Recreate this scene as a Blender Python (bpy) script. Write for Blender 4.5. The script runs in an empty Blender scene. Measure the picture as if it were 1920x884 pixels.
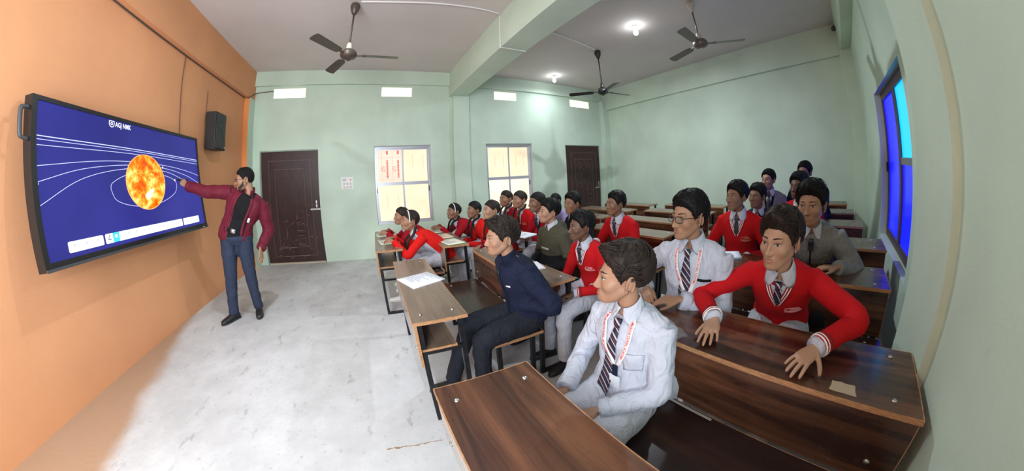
import bpy, bmesh, math, random
import numpy as np
from mathutils import Vector, Matrix
from mathutils.bvhtree import BVHTree
C = bpy.context
# ================================================================ camera
# x runs from the screen wall to the back wall, y from the camera side to the wall with the doors (y = 0), z up; metres
cam = bpy.data.cameras.new('camera'); cam_o = bpy.data.objects.new('camera', cam); C.scene.collection.objects.link(cam_o); C.scene.camera = cam_o
cam.type = 'PANO'; cam.panorama_type = 'FISHEYE_LENS_POLYNOMIAL'; cam.sensor_fit = 'HORIZONTAL'; cam.sensor_width = 36.0; cam.fisheye_fov = math.pi*1.1
_mm = 1920/36.0                                                       # pixels per millimetre
cam.fisheye_polynomial_k0 = 0
cam.fisheye_polynomial_k1, cam.fisheye_polynomial_k2 = -1.74771581e-3*_mm, -0.73880198e-6*_mm**2
cam.fisheye_polynomial_k3, cam.fisheye_polynomial_k4 = 1.29763715e-9*_mm**3, -0.39796125e-12*_mm**4
cam.shift_x, cam.shift_y = (960-973.262)/1920, (316.878-442)/884
_yaw, _pit, _rol = 0.50304, 0.01700, -0.05300
cam_o.location = (2.577, -5.565, 1.468)
cam_o.rotation_mode = 'QUATERNION'
cam_o.rotation_quaternion = (Matrix.Rotation(-_yaw, 3, 'Z') @ Matrix.Rotation(math.pi/2+_pit, 3, 'X') @ Matrix.Rotation(_rol, 3, 'Z')).to_quaternion()
cam.clip_start = .01
# ================================================================ world, lamps, exposure
L_, W_, H_ = 8.43, 6.14, 3.609                                        # room length, width, height
world = bpy.data.worlds.new('sky'); C.scene.world = world; world.use_nodes = True
_bg = world.node_tree.nodes['Background']; _bg.inputs[0].default_value = (.80, .90, 1.0, 1); _bg.inputs[1].default_value = 1.6
def area_lamp(name, loc, to, size, power, rgb):
    l = bpy.data.lights.new(name, 'AREA'); l.shape = 'RECTANGLE'; l.size, l.size_y = size; l.energy = power; l.color = rgb
    o = bpy.data.objects.new(name, l); C.scene.collection.objects.link(o); o.location = loc
    o.rotation_euler = (Vector(to)-Vector(loc)).to_track_quat('-Z', 'Y').to_euler(); return o
# daylight through the big window behind the photographer; the lit panes of the windows in view glow by themselves; two bulbs hang at the back; an unseen front one is added to brighten
area_lamp('daylight_window', (1.25, -6.45, 1.75), (1.25, -2, 1.2), (2.2, 1.7), 112, (.84, .93, 1.0))
for _n, _p, _e in (('bulb_light_back', (5.99, -3.23, 3.438), 46), ('added_light_front', (2.00, -3.30, 3.438), 20), ('bulb_light_far', (6.32, -.60, 3.438), 9)):
    _l = bpy.data.lights.new(_n, 'AREA'); _l.shape = 'DISK'; _l.size = .07; _l.energy = _e; _l.color = (.82, .93, 1.0)
    _o = bpy.data.objects.new(_n, _l); C.scene.collection.objects.link(_o); _o.location = _p
C.scene.view_settings.view_transform = 'Standard'; C.scene.view_settings.look = 'None'; C.scene.view_settings.gamma = 1.0
C.scene.view_settings.exposure = 0.68
# ---------------------------------------------------------------- helpers
V = lambda *a: np.array(a, float)
col = C.scene.collection
def nrm(v):
    v = np.asarray(v, float); return v / (np.linalg.norm(v) + 1e-12)
def tag(o, label=None, cat=None, group=None, kind=None):
    if label: o['label'] = label
    if cat: o['category'] = cat
    if group: o['group'] = group
    if kind: o['kind'] = kind
    return o
def empty(name, loc, rotz=0.0):
    o = bpy.data.objects.new(name, None); col.objects.link(o)
    o.location = loc; o.rotation_euler = (0, 0, rotz); o.empty_display_size = 0.1
    return o
def me_from(name, v, f, smooth=True):
    me = bpy.data.meshes.new(name)
    me.from_pydata(np.asarray(v, float).tolist(), [], [tuple(int(i) for i in q) for q in f])
    if smooth: me.polygons.foreach_set('use_smooth', [True] * len(me.polygons))
    me.update(); return me
def add(name, me, m=None, parent=None, loc=None, rotz=0.0):
    o = bpy.data.objects.new(name, me); col.objects.link(o)
    if m is not None:
        for q in (m if isinstance(m, (list, tuple)) else [m]): me.materials.append(q)
    if parent is not None: o.parent = parent
    if loc is not None: o.location = loc
    o.rotation_euler = (0, 0, rotz)
    return o
class Geo:
    """collects shapes into one mesh"""
    def __init__(s): s.v = []; s.f = []; s.n = 0
    def put(s, v, f):
        s.v.append(np.asarray(v, float)); s.f += [tuple(i + s.n for i in q) for q in f]; s.n += len(v); return s
    def verts(s): return np.concatenate(s.v) if s.v else np.zeros((0, 3))
    def box(s, lo, hi):
        x0, y0, z0 = lo; x1, y1, z1 = hi
        v = [(x0,y0,z0),(x1,y0,z0),(x1,y1,z0),(x0,y1,z0),(x0,y0,z1),(x1,y0,z1),(x1,y1,z1),(x0,y1,z1)]
        return s.put(v, [(0,3,2,1),(4,5,6,7),(0,1,5,4),(1,2,6,5),(2,3,7,6),(3,0,4,7)])
    def obox(s, c, ax, ay, az):
        """box from centre and three half-axis vectors"""
        c, ax, ay, az = (np.asarray(q, float) for q in (c, ax, ay, az))
        v = [c + i*ax + j*ay + k*az for k in (-1, 1) for j in (-1, 1) for i in (-1, 1)]
        return s.put(v, [(0,2,3,1),(4,5,7,6),(0,1,5,4),(1,3,7,5),(3,2,6,7),(2,0,4,6)])
    def tube(s, pts, r, n=8, cap=True, flat=1.0, up=None): return s.put(*tube(pts, r, n, cap, flat, up))
    def lathe(s, prof, n=24, c=(0,0,0), axis=(0,0,1)):
        """prof: list of (radius, height) along the axis"""
        a = nrm(axis); u = nrm(np.cross(a, (1,0,0) if abs(a[0]) < .9 else (0,1,0))); w = np.cross(a, u); c = np.asarray(c, float)
        v = []; f = []
        for r, h in prof:
            for i in range(n):
                t = 2*math.pi*i/n; v.append(c + a*h + r*(u*math.cos(t) + w*math.sin(t)))
        for k in range(len(prof)-1):
            for i in range(n):
                j = (i+1) % n; f.append((k*n+i, k*n+j, (k+1)*n+j, (k+1)*n+i))
        f.append(tuple(range(n-1, -1, -1))); f.append(tuple((len(prof)-1)*n + i for i in range(n)))
        return s.put(v, f)
    def ball(s, c, r, n=12, m=8):
        r = np.broadcast_to(np.asarray(r, float), 3); c = np.asarray(c, float); v = [c + r*V(0,0,-1)]; f = []
        for k in range(1, m):
            p = -math.pi/2 + math.pi*k/m
            for i in range(n):
                t = 2*math.pi*i/n; v.append(c + r*V(math.cos(p)*math.cos(t), math.cos(p)*math.sin(t), math.sin(p)))
        v.append(c + r*V(0,0,1)); e = len(v)-1
        for i in range(n): f.append((0, 1+(i+1) % n, 1+i)); f.append((e, 1+(m-2)*n+i, 1+(m-2)*n+(i+1) % n))
        for k in range(m-2):
            for i in range(n): j = (i+1) % n; f.append((1+k*n+i, 1+k*n+j, 1+(k+1)*n+j, 1+(k+1)*n+i))
        return s.put(v, f)
    def prism(s, poly, u, w, o, d):
        """2-D outline in the plane (o,u,w), pushed along vector d"""
        o, u, w, d = (np.asarray(q, float) for q in (o, u, w, d)); n = len(poly)
        a = [o + p[0]*u + p[1]*w for p in poly]
        f = [tuple(range(n-1, -1, -1)), tuple(range(n, 2*n))] + [(i, (i+1) % n, n+(i+1) % n, n+i) for i in range(n)]
        return s.put(a + [q + d for q in a], f)
    def mesh(s, name, smooth=False, off=(0,0,0)): return me_from(name, s.verts() - np.asarray(off, float), s.f, smooth)
    def obj(s, name, m, parent=None, smooth=False, loc=None, off=(0,0,0), bevel=0.0):
        me = s.mesh(name, smooth, off)
        if bevel:
            bm = bmesh.new(); bm.from_mesh(me)
            bmesh.ops.bevel(bm, geom=bm.edges[:], offset=bevel, segments=2, affect='EDGES', profile=.5, clamp_overlap=True)
            bm.to_mesh(me); bm.free()
        return add(name, me, m, parent, loc)
def frames(pts, up=None):
    pts = np.asarray(pts, float); t = np.gradient(pts, axis=0); t /= np.linalg.norm(t, axis=1)[:, None] + 1e-12
    u = np.cross(t[0], up if up is not None else ((0,0,1) if abs(t[0][2]) < .9 else (1,0,0))); u = nrm(u); U = [u]
    for k in range(1, len(pts)):
        u = u - t[k]*(u @ t[k]); u = nrm(u); U.append(u)
    U = np.array(U); return t, U, np.cross(t, U)
def tube(pts, r, n=8, cap=True, flat=1.0, up=None):
    pts = np.asarray(pts, float); r = np.broadcast_to(np.asarray(r, float), len(pts)); t, U, W = frames(pts, up)
    a = np.arange(n)*2*math.pi/n; v = (pts[:, None] + r[:, None, None]*(U[:, None]*np.cos(a)[None, :, None] + flat*W[:, None]*np.sin(a)[None, :, None])).reshape(-1, 3)
    f = [(k*n+i, k*n+(i+1) % n, (k+1)*n+(i+1) % n, (k+1)*n+i) for k in range(len(pts)-1) for i in range(n)]
    if cap: f += [tuple(range(n-1, -1, -1)), tuple((len(pts)-1)*n+i for i in range(n))]
    return v, f
def loft(rings, n=20, pw=2.3):
    """rings: (centre, U, W, ru, rw) superelliptic sections"""
    a = np.arange(n)*2*math.pi/n; ca, sa = np.cos(a), np.sin(a)
    cx = np.sign(ca)*np.abs(ca)**(2/pw); sx = np.sign(sa)*np.abs(sa)**(2/pw); v = []
    for c, U, W, ru, rw in rings: v += list(np.asarray(c)[None] + ru*cx[:, None]*np.asarray(U)[None] + rw*sx[:, None]*np.asarray(W)[None])
    k = len(rings); f = [(j*n+i, j*n+(i+1) % n, (j+1)*n+(i+1) % n, (j+1)*n+i) for j in range(k-1) for i in range(n)]
    f += [tuple(range(n-1, -1, -1)), tuple((k-1)*n+i for i in range(n))]
    return np.array(v), f
def bez(a, b, c, d, n):
    t = np.linspace(0, 1, n)[:, None]; a, b, c, d = (np.asarray(q, float) for q in (a, b, c, d))
    return a*(1-t)**3 + 3*b*t*(1-t)**2 + 3*c*t*t*(1-t) + d*t**3
def smooth_path(pts, n):
    """Catmull-Rom through points"""
    P = np.asarray(pts, float); P = np.vstack([2*P[0]-P[1], P, 2*P[-1]-P[-2]]); m = len(P)-3; out = []
    for t in np.linspace(0, m-1e-6, n):
        i = int(t); u = t-i; a, b, c, d = P[i:i+4]
        out.append(.5*(2*b + (c-a)*u + (2*a-5*b+4*c-d)*u*u + (3*b-a-3*c+d)*u**3))
    return np.array(out)
_tex = {}
def fuse(parts, voxel, it=4, disp=0.0, size=.06, name='skin', off=(0,0,0), mid=.5):
    """overlapping closed shapes -> one continuous surface"""
    g = Geo()
    for v, f in parts: g.put(v, f)
    me = g.mesh(name, False, off); o = bpy.data.objects.new('tmp', me); col.objects.link(o)
    m = o.modifiers.new('r', 'REMESH'); m.mode = 'VOXEL'; m.voxel_size = voxel; m.use_smooth_shade = True
    if it: m = o.modifiers.new('s', 'SMOOTH'); m.iterations = it; m.factor = .5
    if disp:
        if size not in _tex:
            t = bpy.data.textures.new('folds', 'CLOUDS'); t.noise_scale = size; t.noise_depth = 1; _tex[size] = t
        m = o.modifiers.new('d', 'DISPLACE'); m.texture = _tex[size]; m.strength = disp; m.mid_level = mid; m.texture_coords = 'LOCAL'
    dg = C.evaluated_depsgraph_get(); ev = o.evaluated_get(dg)
    out = bpy.data.meshes.new_from_object(ev, depsgraph=dg); out.name = name
    bpy.data.objects.remove(o); bpy.data.meshes.remove(me); out.materials.clear()
    out.polygons.foreach_set('use_smooth', [True]*len(out.polygons))
    return out
def vf(me):
    v = np.empty(len(me.vertices)*3); me.vertices.foreach_get('co', v)
    return v.reshape(-1, 3), [tuple(p.vertices) for p in me.polygons]
def copy_tree(o, parent=None):
    c = o.copy(); col.objects.link(c); c.parent = parent
    for ch in o.children: copy_tree(ch, c)
    return c
# ---------------------------------------------------------------- materials
def mat(name, rgb, rough=.6, spec=.4, metal=0.0, emit=None, es=1.0, noise=None, bump=None, coat=0.0, sheen=0.0, trans=0.0, alpha=1.0, sss=0.0):
    """noise: (scale, amount, detail, stretch) colour variation; bump: (scale, strength, detail)"""
    m = bpy.data.materials.new(name); m.use_nodes = True; nt = m.node_tree; b = nt.nodes['Principled BSDF']
    S = lambda k, v: b.inputs[k].__setattr__('default_value', v)
    S('Base Color', (*rgb, 1)); S('Roughness', rough); S('Specular IOR Level', spec); S('Metallic', metal)
    if coat: S('Coat Weight', coat); S('Coat Roughness', .12)
    if sheen: S('Sheen Weight', sheen); S('Sheen Roughness', .5)
    if trans: S('Transmission Weight', trans)
    if alpha < 1: S('Alpha', alpha)
    if sss: S('Subsurface Weight', sss); S('Subsurface Radius', (.012, .004, .002))
    if emit: S('Emission Color', (*emit, 1)); S('Emission Strength', es)
    if noise or bump: tc = nt.nodes.new('ShaderNodeTexCoord')
    if noise:
        sc, am, det, st = noise; mp = nt.nodes.new('ShaderNodeMapping'); mp.inputs['Scale'].default_value = st
        nt.links.new(tc.outputs['Object'], mp.inputs[0]); n = nt.nodes.new('ShaderNodeTexNoise'); n.inputs['Scale'].default_value = sc; n.inputs['Detail'].default_value = det
        nt.links.new(mp.outputs[0], n.inputs['Vector']); r = nt.nodes.new('ShaderNodeMapRange'); r.inputs['From Min'].default_value = .3; r.inputs['From Max'].default_value = .7
        r.inputs['To Min'].default_value = 1-am; r.inputs['To Max'].default_value = 1+am; nt.links.new(n.outputs['Fac'], r.inputs[0])
        mx = nt.nodes.new('ShaderNodeMix'); mx.data_type = 'RGBA'; mx.blend_type = 'MULTIPLY'; mx.inputs[0].default_value = 1; mx.inputs[6].default_value = (*rgb, 1)
        nt.links.new(r.outputs[0], mx.inputs[7]); nt.links.new(mx.outputs[2], b.inputs['Base Color'])
    if bump:
        sc, st, det = bump; n = nt.nodes.new('ShaderNodeTexNoise'); n.inputs['Scale'].default_value = sc; n.inputs['Detail'].default_value = det
        nt.links.new(tc.outputs['Object'], n.inputs['Vector']); bp = nt.nodes.new('ShaderNodeBump'); bp.inputs['Strength'].default_value = st; bp.inputs['Distance'].default_value = .01
        nt.links.new(n.outputs['Fac'], bp.inputs['Height']); nt.links.new(bp.outputs[0], b.inputs['Normal'])
    return m
def nodes(m): return m.node_tree.nodes, m.node_tree.links, m.node_tree.nodes['Principled BSDF']
# ================================================================ room shell
def paint(name, rgb, stain=.10, rough=.75):
    """emulsion paint: broad patches, fine grain, scuffs near the floor"""
    m = mat(name, rgb, rough, .25, bump=(90, .06, 4)); n, k, b = nodes(m); tc = n.new('ShaderNodeTexCoord'); a = n.new('ShaderNodeTexNoise'); a.inputs['Scale'].default_value = 1.3; a.inputs['Detail'].default_value = 5
    g = n.new('ShaderNodeTexNoise'); g.inputs['Scale'].default_value = 14; g.inputs['Detail'].default_value = 6; g.inputs['Roughness'].default_value = .7
    r1 = n.new('ShaderNodeMapRange'); r1.inputs[1].default_value = .35; r1.inputs[2].default_value = .7; r1.inputs[3].default_value = 1-stain; r1.inputs[4].default_value = 1+stain*.5
    r2 = n.new('ShaderNodeMapRange'); r2.inputs[1].default_value = .62; r2.inputs[2].default_value = .80; r2.inputs[3].default_value = 1; r2.inputs[4].default_value = 1-stain*1.6
    mu = n.new('ShaderNodeMath'); mu.operation = 'MULTIPLY'; mx = n.new('ShaderNodeMix'); mx.data_type = 'RGBA'; mx.blend_type = 'MULTIPLY'; mx.inputs[0].default_value = 1; mx.inputs[6].default_value = (*rgb, 1)
    k.new(tc.outputs['Object'], a.inputs['Vector']); k.new(tc.outputs['Object'], g.inputs['Vector']); k.new(a.outputs['Fac'], r1.inputs[0]); k.new(g.outputs['Fac'], r2.inputs[0]); k.new(r1.outputs[0], mu.inputs[0]); k.new(r2.outputs[0], mu.inputs[1]); k.new(mu.outputs[0], mx.inputs[7]); k.new(mx.outputs[2], b.inputs['Base Color']); return m
MINT = paint('mint_paint', (.63, .745, .615)); ORANGE = paint('orange_paint', (.74, .345, .172), .08); ORANGE2 = paint('bright_orange_paint', (.86, .32, .10), .05); CEIL = paint('ceiling_whitewash', (.68, .61, .59), .05)
def concrete():
    m = mat('concrete_floor', (.52, .51, .50), .62, .3, bump=(30, .12, 6)); n, k, b = nodes(m); tc = n.new('ShaderNodeTexCoord'); mix = None
    def nz(sc, lo, hi, a, c, det=5, st=(1, 1, 1)):
        mp = n.new('ShaderNodeMapping'); mp.inputs['Scale'].default_value = st; x = n.new('ShaderNodeTexNoise'); x.inputs['Scale'].default_value = sc; x.inputs['Detail'].default_value = det; x.inputs['Roughness'].default_value = .65; r = n.new('ShaderNodeMapRange'); r.inputs[1].default_value = lo; r.inputs[2].default_value = hi; r.inputs[3].default_value = a; r.inputs[4].default_value = c
        k.new(tc.outputs['Object'], mp.inputs[0]); k.new(mp.outputs[0], x.inputs['Vector']); k.new(x.outputs['Fac'], r.inputs[0]); return r.outputs[0]
    out = None
    for q in (nz(.8, .35, .65, .84, 1.06), nz(5, .35, .7, .90, 1.05), nz(9, .595, .66, 1, .74, 8, (1, .45, 1)), nz(30, .61, .68, 1, .74, 6)):
        if out is None: out = q
        else: mu = n.new('ShaderNodeMath'); mu.operation = 'MULTIPLY'; k.new(out, mu.inputs[0]); k.new(q, mu.inputs[1]); out = mu.outputs[0]
    mx = n.new('ShaderNodeMix'); mx.data_type = 'RGBA'; mx.blend_type = 'MULTIPLY'; mx.inputs[0].default_value = 1; mx.inputs[6].default_value = (.61, .605, .61, 1); k.new(out, mx.inputs[7])
    # brown tint along the foot of the screen wall: widens towards the camera, ragged edge
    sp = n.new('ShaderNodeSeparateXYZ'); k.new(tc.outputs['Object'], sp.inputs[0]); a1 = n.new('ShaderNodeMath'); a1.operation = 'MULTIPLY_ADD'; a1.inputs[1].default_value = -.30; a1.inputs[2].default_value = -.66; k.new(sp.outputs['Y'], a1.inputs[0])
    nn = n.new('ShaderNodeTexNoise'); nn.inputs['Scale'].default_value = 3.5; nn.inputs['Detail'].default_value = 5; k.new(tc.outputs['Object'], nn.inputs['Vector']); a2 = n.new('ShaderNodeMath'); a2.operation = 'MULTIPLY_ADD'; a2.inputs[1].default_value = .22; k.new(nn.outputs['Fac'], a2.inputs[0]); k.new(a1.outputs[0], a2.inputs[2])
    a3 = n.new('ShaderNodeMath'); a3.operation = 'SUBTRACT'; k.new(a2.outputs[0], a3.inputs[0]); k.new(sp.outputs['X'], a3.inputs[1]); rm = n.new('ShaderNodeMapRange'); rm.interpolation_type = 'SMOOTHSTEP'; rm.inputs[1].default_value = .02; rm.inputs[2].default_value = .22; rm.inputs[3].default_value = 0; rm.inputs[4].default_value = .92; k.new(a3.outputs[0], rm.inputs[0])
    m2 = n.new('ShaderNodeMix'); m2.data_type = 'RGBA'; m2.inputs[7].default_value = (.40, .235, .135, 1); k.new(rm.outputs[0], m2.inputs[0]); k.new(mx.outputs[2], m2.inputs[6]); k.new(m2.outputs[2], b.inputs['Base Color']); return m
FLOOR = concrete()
def struct(name, g, m, parent=None, smooth=False): return tag(g.obj(name, m, parent, smooth), kind='structure' if parent is None else None)
def holed(plane, at, th, a0, a1, z0, z1, holes):
    """wall slab cut into blocks round its openings; plane 'x' or 'y' = the constant axis"""
    xs = sorted({a0, a1, *[h[0] for h in holes], *[h[1] for h in holes]}); zs = sorted({z0, z1, *[h[2] for h in holes], *[h[3] for h in holes]}); g = Geo()
    for i in range(len(xs)-1):
        for j in range(len(zs)-1):
            cx, cz = (xs[i]+xs[i+1])/2, (zs[j]+zs[j+1])/2
            if any(h[0] < cx < h[1] and h[2] < cz < h[3] for h in holes): continue
            lo, hi = sorted((at, at+th))
            if plane == 'y': g.box((xs[i], lo, zs[j]), (xs[i+1], hi, zs[j+1]))
            else: g.box((lo, xs[i], zs[j]), (hi, xs[i+1], zs[j+1]))
    return g
D1, D2 = (.26, 1.46), (6.93, 8.13); WN1, WN2 = (2.57, 3.71, .63, 2.105), (4.90, 5.98, .63, 2.105); WN3 = (5.16, 6.75, .57, 2.10)
VENTS = [(.48, 1.17), (2.69, 3.33), (5.11, 5.68), (7.18, 7.87)]
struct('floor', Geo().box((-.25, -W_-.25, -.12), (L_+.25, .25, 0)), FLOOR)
struct('ceiling', Geo().box((-.25, -W_-.25, H_), (L_+.25, .25, H_+.12)), CEIL)
struct('wall_far', holed('y', 0, .23, -.25, L_+.25, 0, H_, [(*D1, 0, 2.1), (*D2, 0, 2.1), WN1, WN2] + [(*v, 3.075, 3.285) for v in VENTS]), MINT)
struct('wall_left', Geo().box((-.23, -W_-.25, 0), (0, 0, H_)), ORANGE)
struct('wall_back', Geo().box((L_, -W_-.25, 0), (L_+.23, 0, H_)), MINT)
struct('wall_right', holed('y', -W_, -.23, -.25, L_+.25, 0, H_, [WN3, (.15, 2.35, .85, 2.60)]), MINT)
struct('trim_1', Geo().box((4.10, -W_, 3.10), (4.47, 0, H_)), MINT)                                   # beam across the ceiling
struct('trim_2', Geo().box((0, -W_, 3.055), (.10, 0, H_)), ORANGE)                                   # beam over the screen wall
struct('trim_3', Geo().box((.10, -.06, 3.325), (4.10, 0, H_)).box((4.47, -.06, 3.325), (L_, 0, H_)), MINT)
struct('trim_4', Geo().box((L_-.07, -W_+.02, 3.07), (L_, -.06, H_)), MINT)
struct('trim_5', Geo().box((4.17, -.10, 0), (4.51, 0, 3.10)), MINT)                                   # pilaster under the beam
struct('trim_6', Geo().box((3.80, -W_, 0), (4.29, -5.966, 3.10)), MINT)                                # pillar on the camera side
struct('trim_12', Geo().box((2.40, -W_, 0), (3.80, -5.995, H_)), MINT)                              # thicker bay beside the pillar
struct('trim_7', Geo().box((4.47, -W_, 3.12), (L_-.07, -W_+.16, H_)), MINT)
struct('trim_8', Geo().box((L_-.20, -.16, 0), (L_, 0, 3.325)), MINT)                                  # corner columns
struct('trim_9', Geo().box((L_-.16, -W_, 0), (L_, -W_+.20, 3.12)), MINT)
g = Geo(); g.box((0, -.26, 0), (.11, 0, 3.055)); tr = struct('trim_10', g, [ORANGE2, MINT])
for p in tr.data.polygons: p.material_index = 1 if p.normal.x > .5 else 0
# a shallow paint-run and two hairline cracks by the left edge of the screen wall
# ---------------------------------------------------------------- doors
BROWN = mat('dark_brown_door_paint', (.050, .022, .020), .42, .4, noise=(9, .25, 6, (1, 1, .4)), bump=(60, .08, 3)); BROWN2 = mat('door_moulding_paint', (.105, .064, .058), .45, .4, noise=(30, .5, 4, (1, 1, 1))); CHALK = mat('chalk_scratch', (.42, .38, .36), .9); CHALK2 = mat('worn_paint_edge', (.19, .13, .12), .8); STEEL = mat('brushed_steel', (.62, .61, .60), .35, .5, 1.0)
def frame_strip(g, x0, x1, z0, z1, y, w=.018, d=.010):
    for lo, hi in (((x0, z0), (x1, z0+w)), ((x0, z1-w), (x1, z1)), ((x0, z0+w), (x0+w, z1-w)), ((x1-w, z0+w), (x1, z1-w))): g.box((lo[0], y-d, lo[1]), (hi[0], y, hi[1]))
    return g
def door(name, x0, x1, detail):
    y = .045; w = x1-x0; r = struct(name, Geo().box((x0+.012, y, .02), (x1-.012, y+.04, 2.085)), BROWN)
    fr = frame_strip(Geo(), x0, x1, .0, 2.1, y+.05, .012, .035); fr.obj('door_frame', MINT, r)
    X = lambda t: x0+w*t
    frame_strip(Geo(), X(.14), X(.87), .13, 1.92, y).obj('panel_moulding', BROWN2, r)
    frame_strip(Geo(), X(.25), X(.76), .30, 1.76, y).obj('panel_moulding', BROWN2, r)
    for z in (1.60, 1.35, 1.10): g = Geo(); g.tube([(X(.37)+.068*math.cos(t), y-.002, z+.075*math.sin(t)) for t in np.linspace(0, 2*math.pi, 25)], .007, 6, False); g.obj('ring_moulding', BROWN2, r, True)
    for z in (.92, .66, .40): frame_strip(Geo(), X(.59), X(.71), z-.075, z+.075, y, .013).obj('square_moulding', BROWN2, r)
    for pts in ([(.60, 1.72), (.66, 1.62), (.68, 1.55)], [(.50, 1.73), (.55, 1.64), (.57, 1.58)], [(.74, 1.50), (.62, 1.15), (.56, .95)], [(.30, .52), (.36, .40), (.44, .32)], [(.40, .52), (.46, .40), (.52, .33)]): g = Geo(); g.tube([(X(a), y-.001, b) for a, b in smooth_path([(a, b, 0) for a, b in pts], 9)[:, :2]], .006, 5); g.obj('leaf_moulding', BROWN2, r, True)
    g = Geo(); g.box((X(.83), y-.014, .985), (X(.99), y-.004, 1.012)); g.tube([(X(.86), y-.02, .998), (X(.97), y-.02, .998)], .007, 8); g.obj('tower_bolt', STEEL, r); g = Geo(); g.box((X(.925), y-.012, 1.03), (X(.945), y-.003, 1.16)); g.ball((X(.935), y-.02, 1.10), .012, 8, 6); g.obj('door_handle', STEEL, r)
    rg = np.random.default_rng(detail); g = Geo()
    for _ in range(34):
        a, b = rg.uniform(.10, .90), rg.beta(1.2, 2.2)*1.2+.08; L = rg.uniform(.006, .045); t = rg.uniform(0, math.pi); g.obox((X(a), y-.0006, b), (math.cos(t)*L, 0, math.sin(t)*L), (0, .0006, 0), (-math.sin(t)*.002, 0, math.cos(t)*.002))
    for a, b, L in ((.62, .62, .07), (.62, .52, .07), (.62, .36, .07), (.40, .30, .15), (.52, .14, .26)): g.obox((X(a), y-.0126, b), (L, 0, 0), (0, .0006, 0), (0, 0, .002))
    g.obj('scratches', CHALK if detail == 7 else CHALK2, r); return r
door('door_1', *D1, 7); door('door_2', *D2, 9)
tag(Geo().box((.30, -.01, 0), (1.44, .20, .02)).obj('trim_11', mat('pale_threshold', (.62, .55, .42), .8)), kind='structure')
# ---------------------------------------------------------------- windows
ALU = mat('anodised_aluminium', (.62, .62, .68), .38, .5, .55); ALUD = mat('dull_aluminium', (.30, .29, .34), .45, .5, .5); RUB = mat('black_gasket', (.02, .02, .022), .7)
def backlit(name, rgb, em, es, vein=.0):
    m = mat(name, rgb, .5, .3, emit=em, es=es); n, k, b = nodes(m); tc = n.new('ShaderNodeTexCoord'); a = n.new('ShaderNodeTexNoise'); a.inputs['Scale'].default_value = 3.2; a.inputs['Detail'].default_value = 3; r = n.new('ShaderNodeMapRange'); r.inputs[1].default_value = .3; r.inputs[2].default_value = .7; r.inputs[3].default_value = es*(.86-vein); r.inputs[4].default_value = es*1.08
    k.new(tc.outputs['Object'], a.inputs['Vector']); k.new(a.outputs['Fac'], r.inputs[0]); k.new(r.outputs[0], b.inputs['Emission Strength']); return m
PANEP = backlit('backlit_pink_sheet', (.50, .40, .34), (1.0, .76, .60), .50); PANEC = backlit('backlit_cream_sheet', (.50, .44, .34), (1.0, .82, .54), .54); PANEW = backlit('backlit_pale_sheet', (.5, .47, .40), (1.0, .88, .66), .60, .06); PRINT = mat('red_print_on_sheet', (.60, .10, .09), .6, emit=(.75, .16, .13), es=.30); PRINTP = mat('faded_print_on_sheet', (.70, .45, .35), .6, emit=(.95, .62, .42), es=.44)
def printed(g, x, z, h, y):
    """one column of the printing on the sheet: a rotated line of lettering and a ring with a stroke through it"""
    rg = np.random.default_rng(int(x*1000)); zz = z-h/2
    while zz < z+h/2: L = rg.uniform(.014, .024); g.box((x-.017, y-.002, zz), (x+.017, y-.001, zz+L)); zz += L+.006
    g.tube([(x-.085+.036*math.cos(t), y-.0015, z+.048*math.sin(t)) for t in np.linspace(.3, 2*math.pi-.1, 18)], .0035, 4); g.tube([(x-.108, y-.0015, z+.012), (x-.085, y-.0015, z+.02), (x-.088, y-.0015, z-.018), (x-.062, y-.0015, z-.014)], .004, 4)
def window(name, x0, x1, z0, z1, panes, y=.055):
    r = struct(name, frame_strip(Geo(), x0, x1, z0, z1, y+.07, .035, .07), ALU); xm, zm = (x0+x1)/2, z0+(z1-z0)*.52
    for i, (a, b) in enumerate(((x0+.03, xm+.02), (xm-.02, x1-.03))):
        yy = y+.02+.018*i; s = frame_strip(Geo(), a, b, z0+.03, z1-.03, yy+.018, .034, .018).obj('sash', ALU, r); Geo().box((a+.03, yy, zm-.03), (b-.03, yy+.018, zm+.03)).obj('crossbar', ALU, s)
        for j, (lo, hi) in enumerate(((z0+.06, zm-.03), (zm+.03, z1-.06))): Geo().box((a+.03, yy+.006, lo), (b-.03, yy+.012, hi)).obj('pane', panes[i*2+j], s)
        Geo().box(((a+.006 if i == 0 else b-.018), yy-.008, zm-.17), ((a+.018 if i == 0 else b-.006), yy, zm-.07)).obj('latch', RUB, s)
    Geo().box((x0, -.02, z1), (x1, 0, z1+.012)).obj('drip_edge', ALUD, r); return r
w1 = window('window_1', WN1[0], WN1[1], WN1[2], WN1[3], (PANEC, PANEP, PANEC, PANEC)); w2 = window('window_2', WN2[0], WN2[1], WN2[2], WN2[3], (PANEW, PANEC, PANEW, PANEC))
g = Geo()
for x in (2.83, 3.05): printed(g, x, 1.68, .34, .076); printed(g, x, 2.00, .06, .076) if False else g.box((x-.017, .074, 1.96), (x+.017, .075, 2.03))
for x in (2.72, 2.935, 3.145): g.box((x-.001, .0745, 1.43), (x+.001, .075, 2.04)) if x < 3.1 else None
for z in (1.90, 1.48): g.box((2.64, .0745, z), (3.10, .075, z+.002))
g.obj('printed_lettering', PRINT, w1)
g = Geo(); printed(g, 2.80, 1.06, .26, .076); printed(g, 3.02, 1.06, .26, .076); printed(g, 3.35, 1.80, .26, .094); printed(g, 3.56, 1.80, .26, .094); g.box((2.64, .0745, .88), (3.10, .075, .882)); g.obj('faded_lettering', PRINTP, w1)
g = Geo()
for x in (5.12, 5.32, 5.62, 5.80): printed(g, x, 1.75, .22, .076 if x < 5.4 else .094)
g.obj('faded_lettering', PRINTP, w2)
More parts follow.
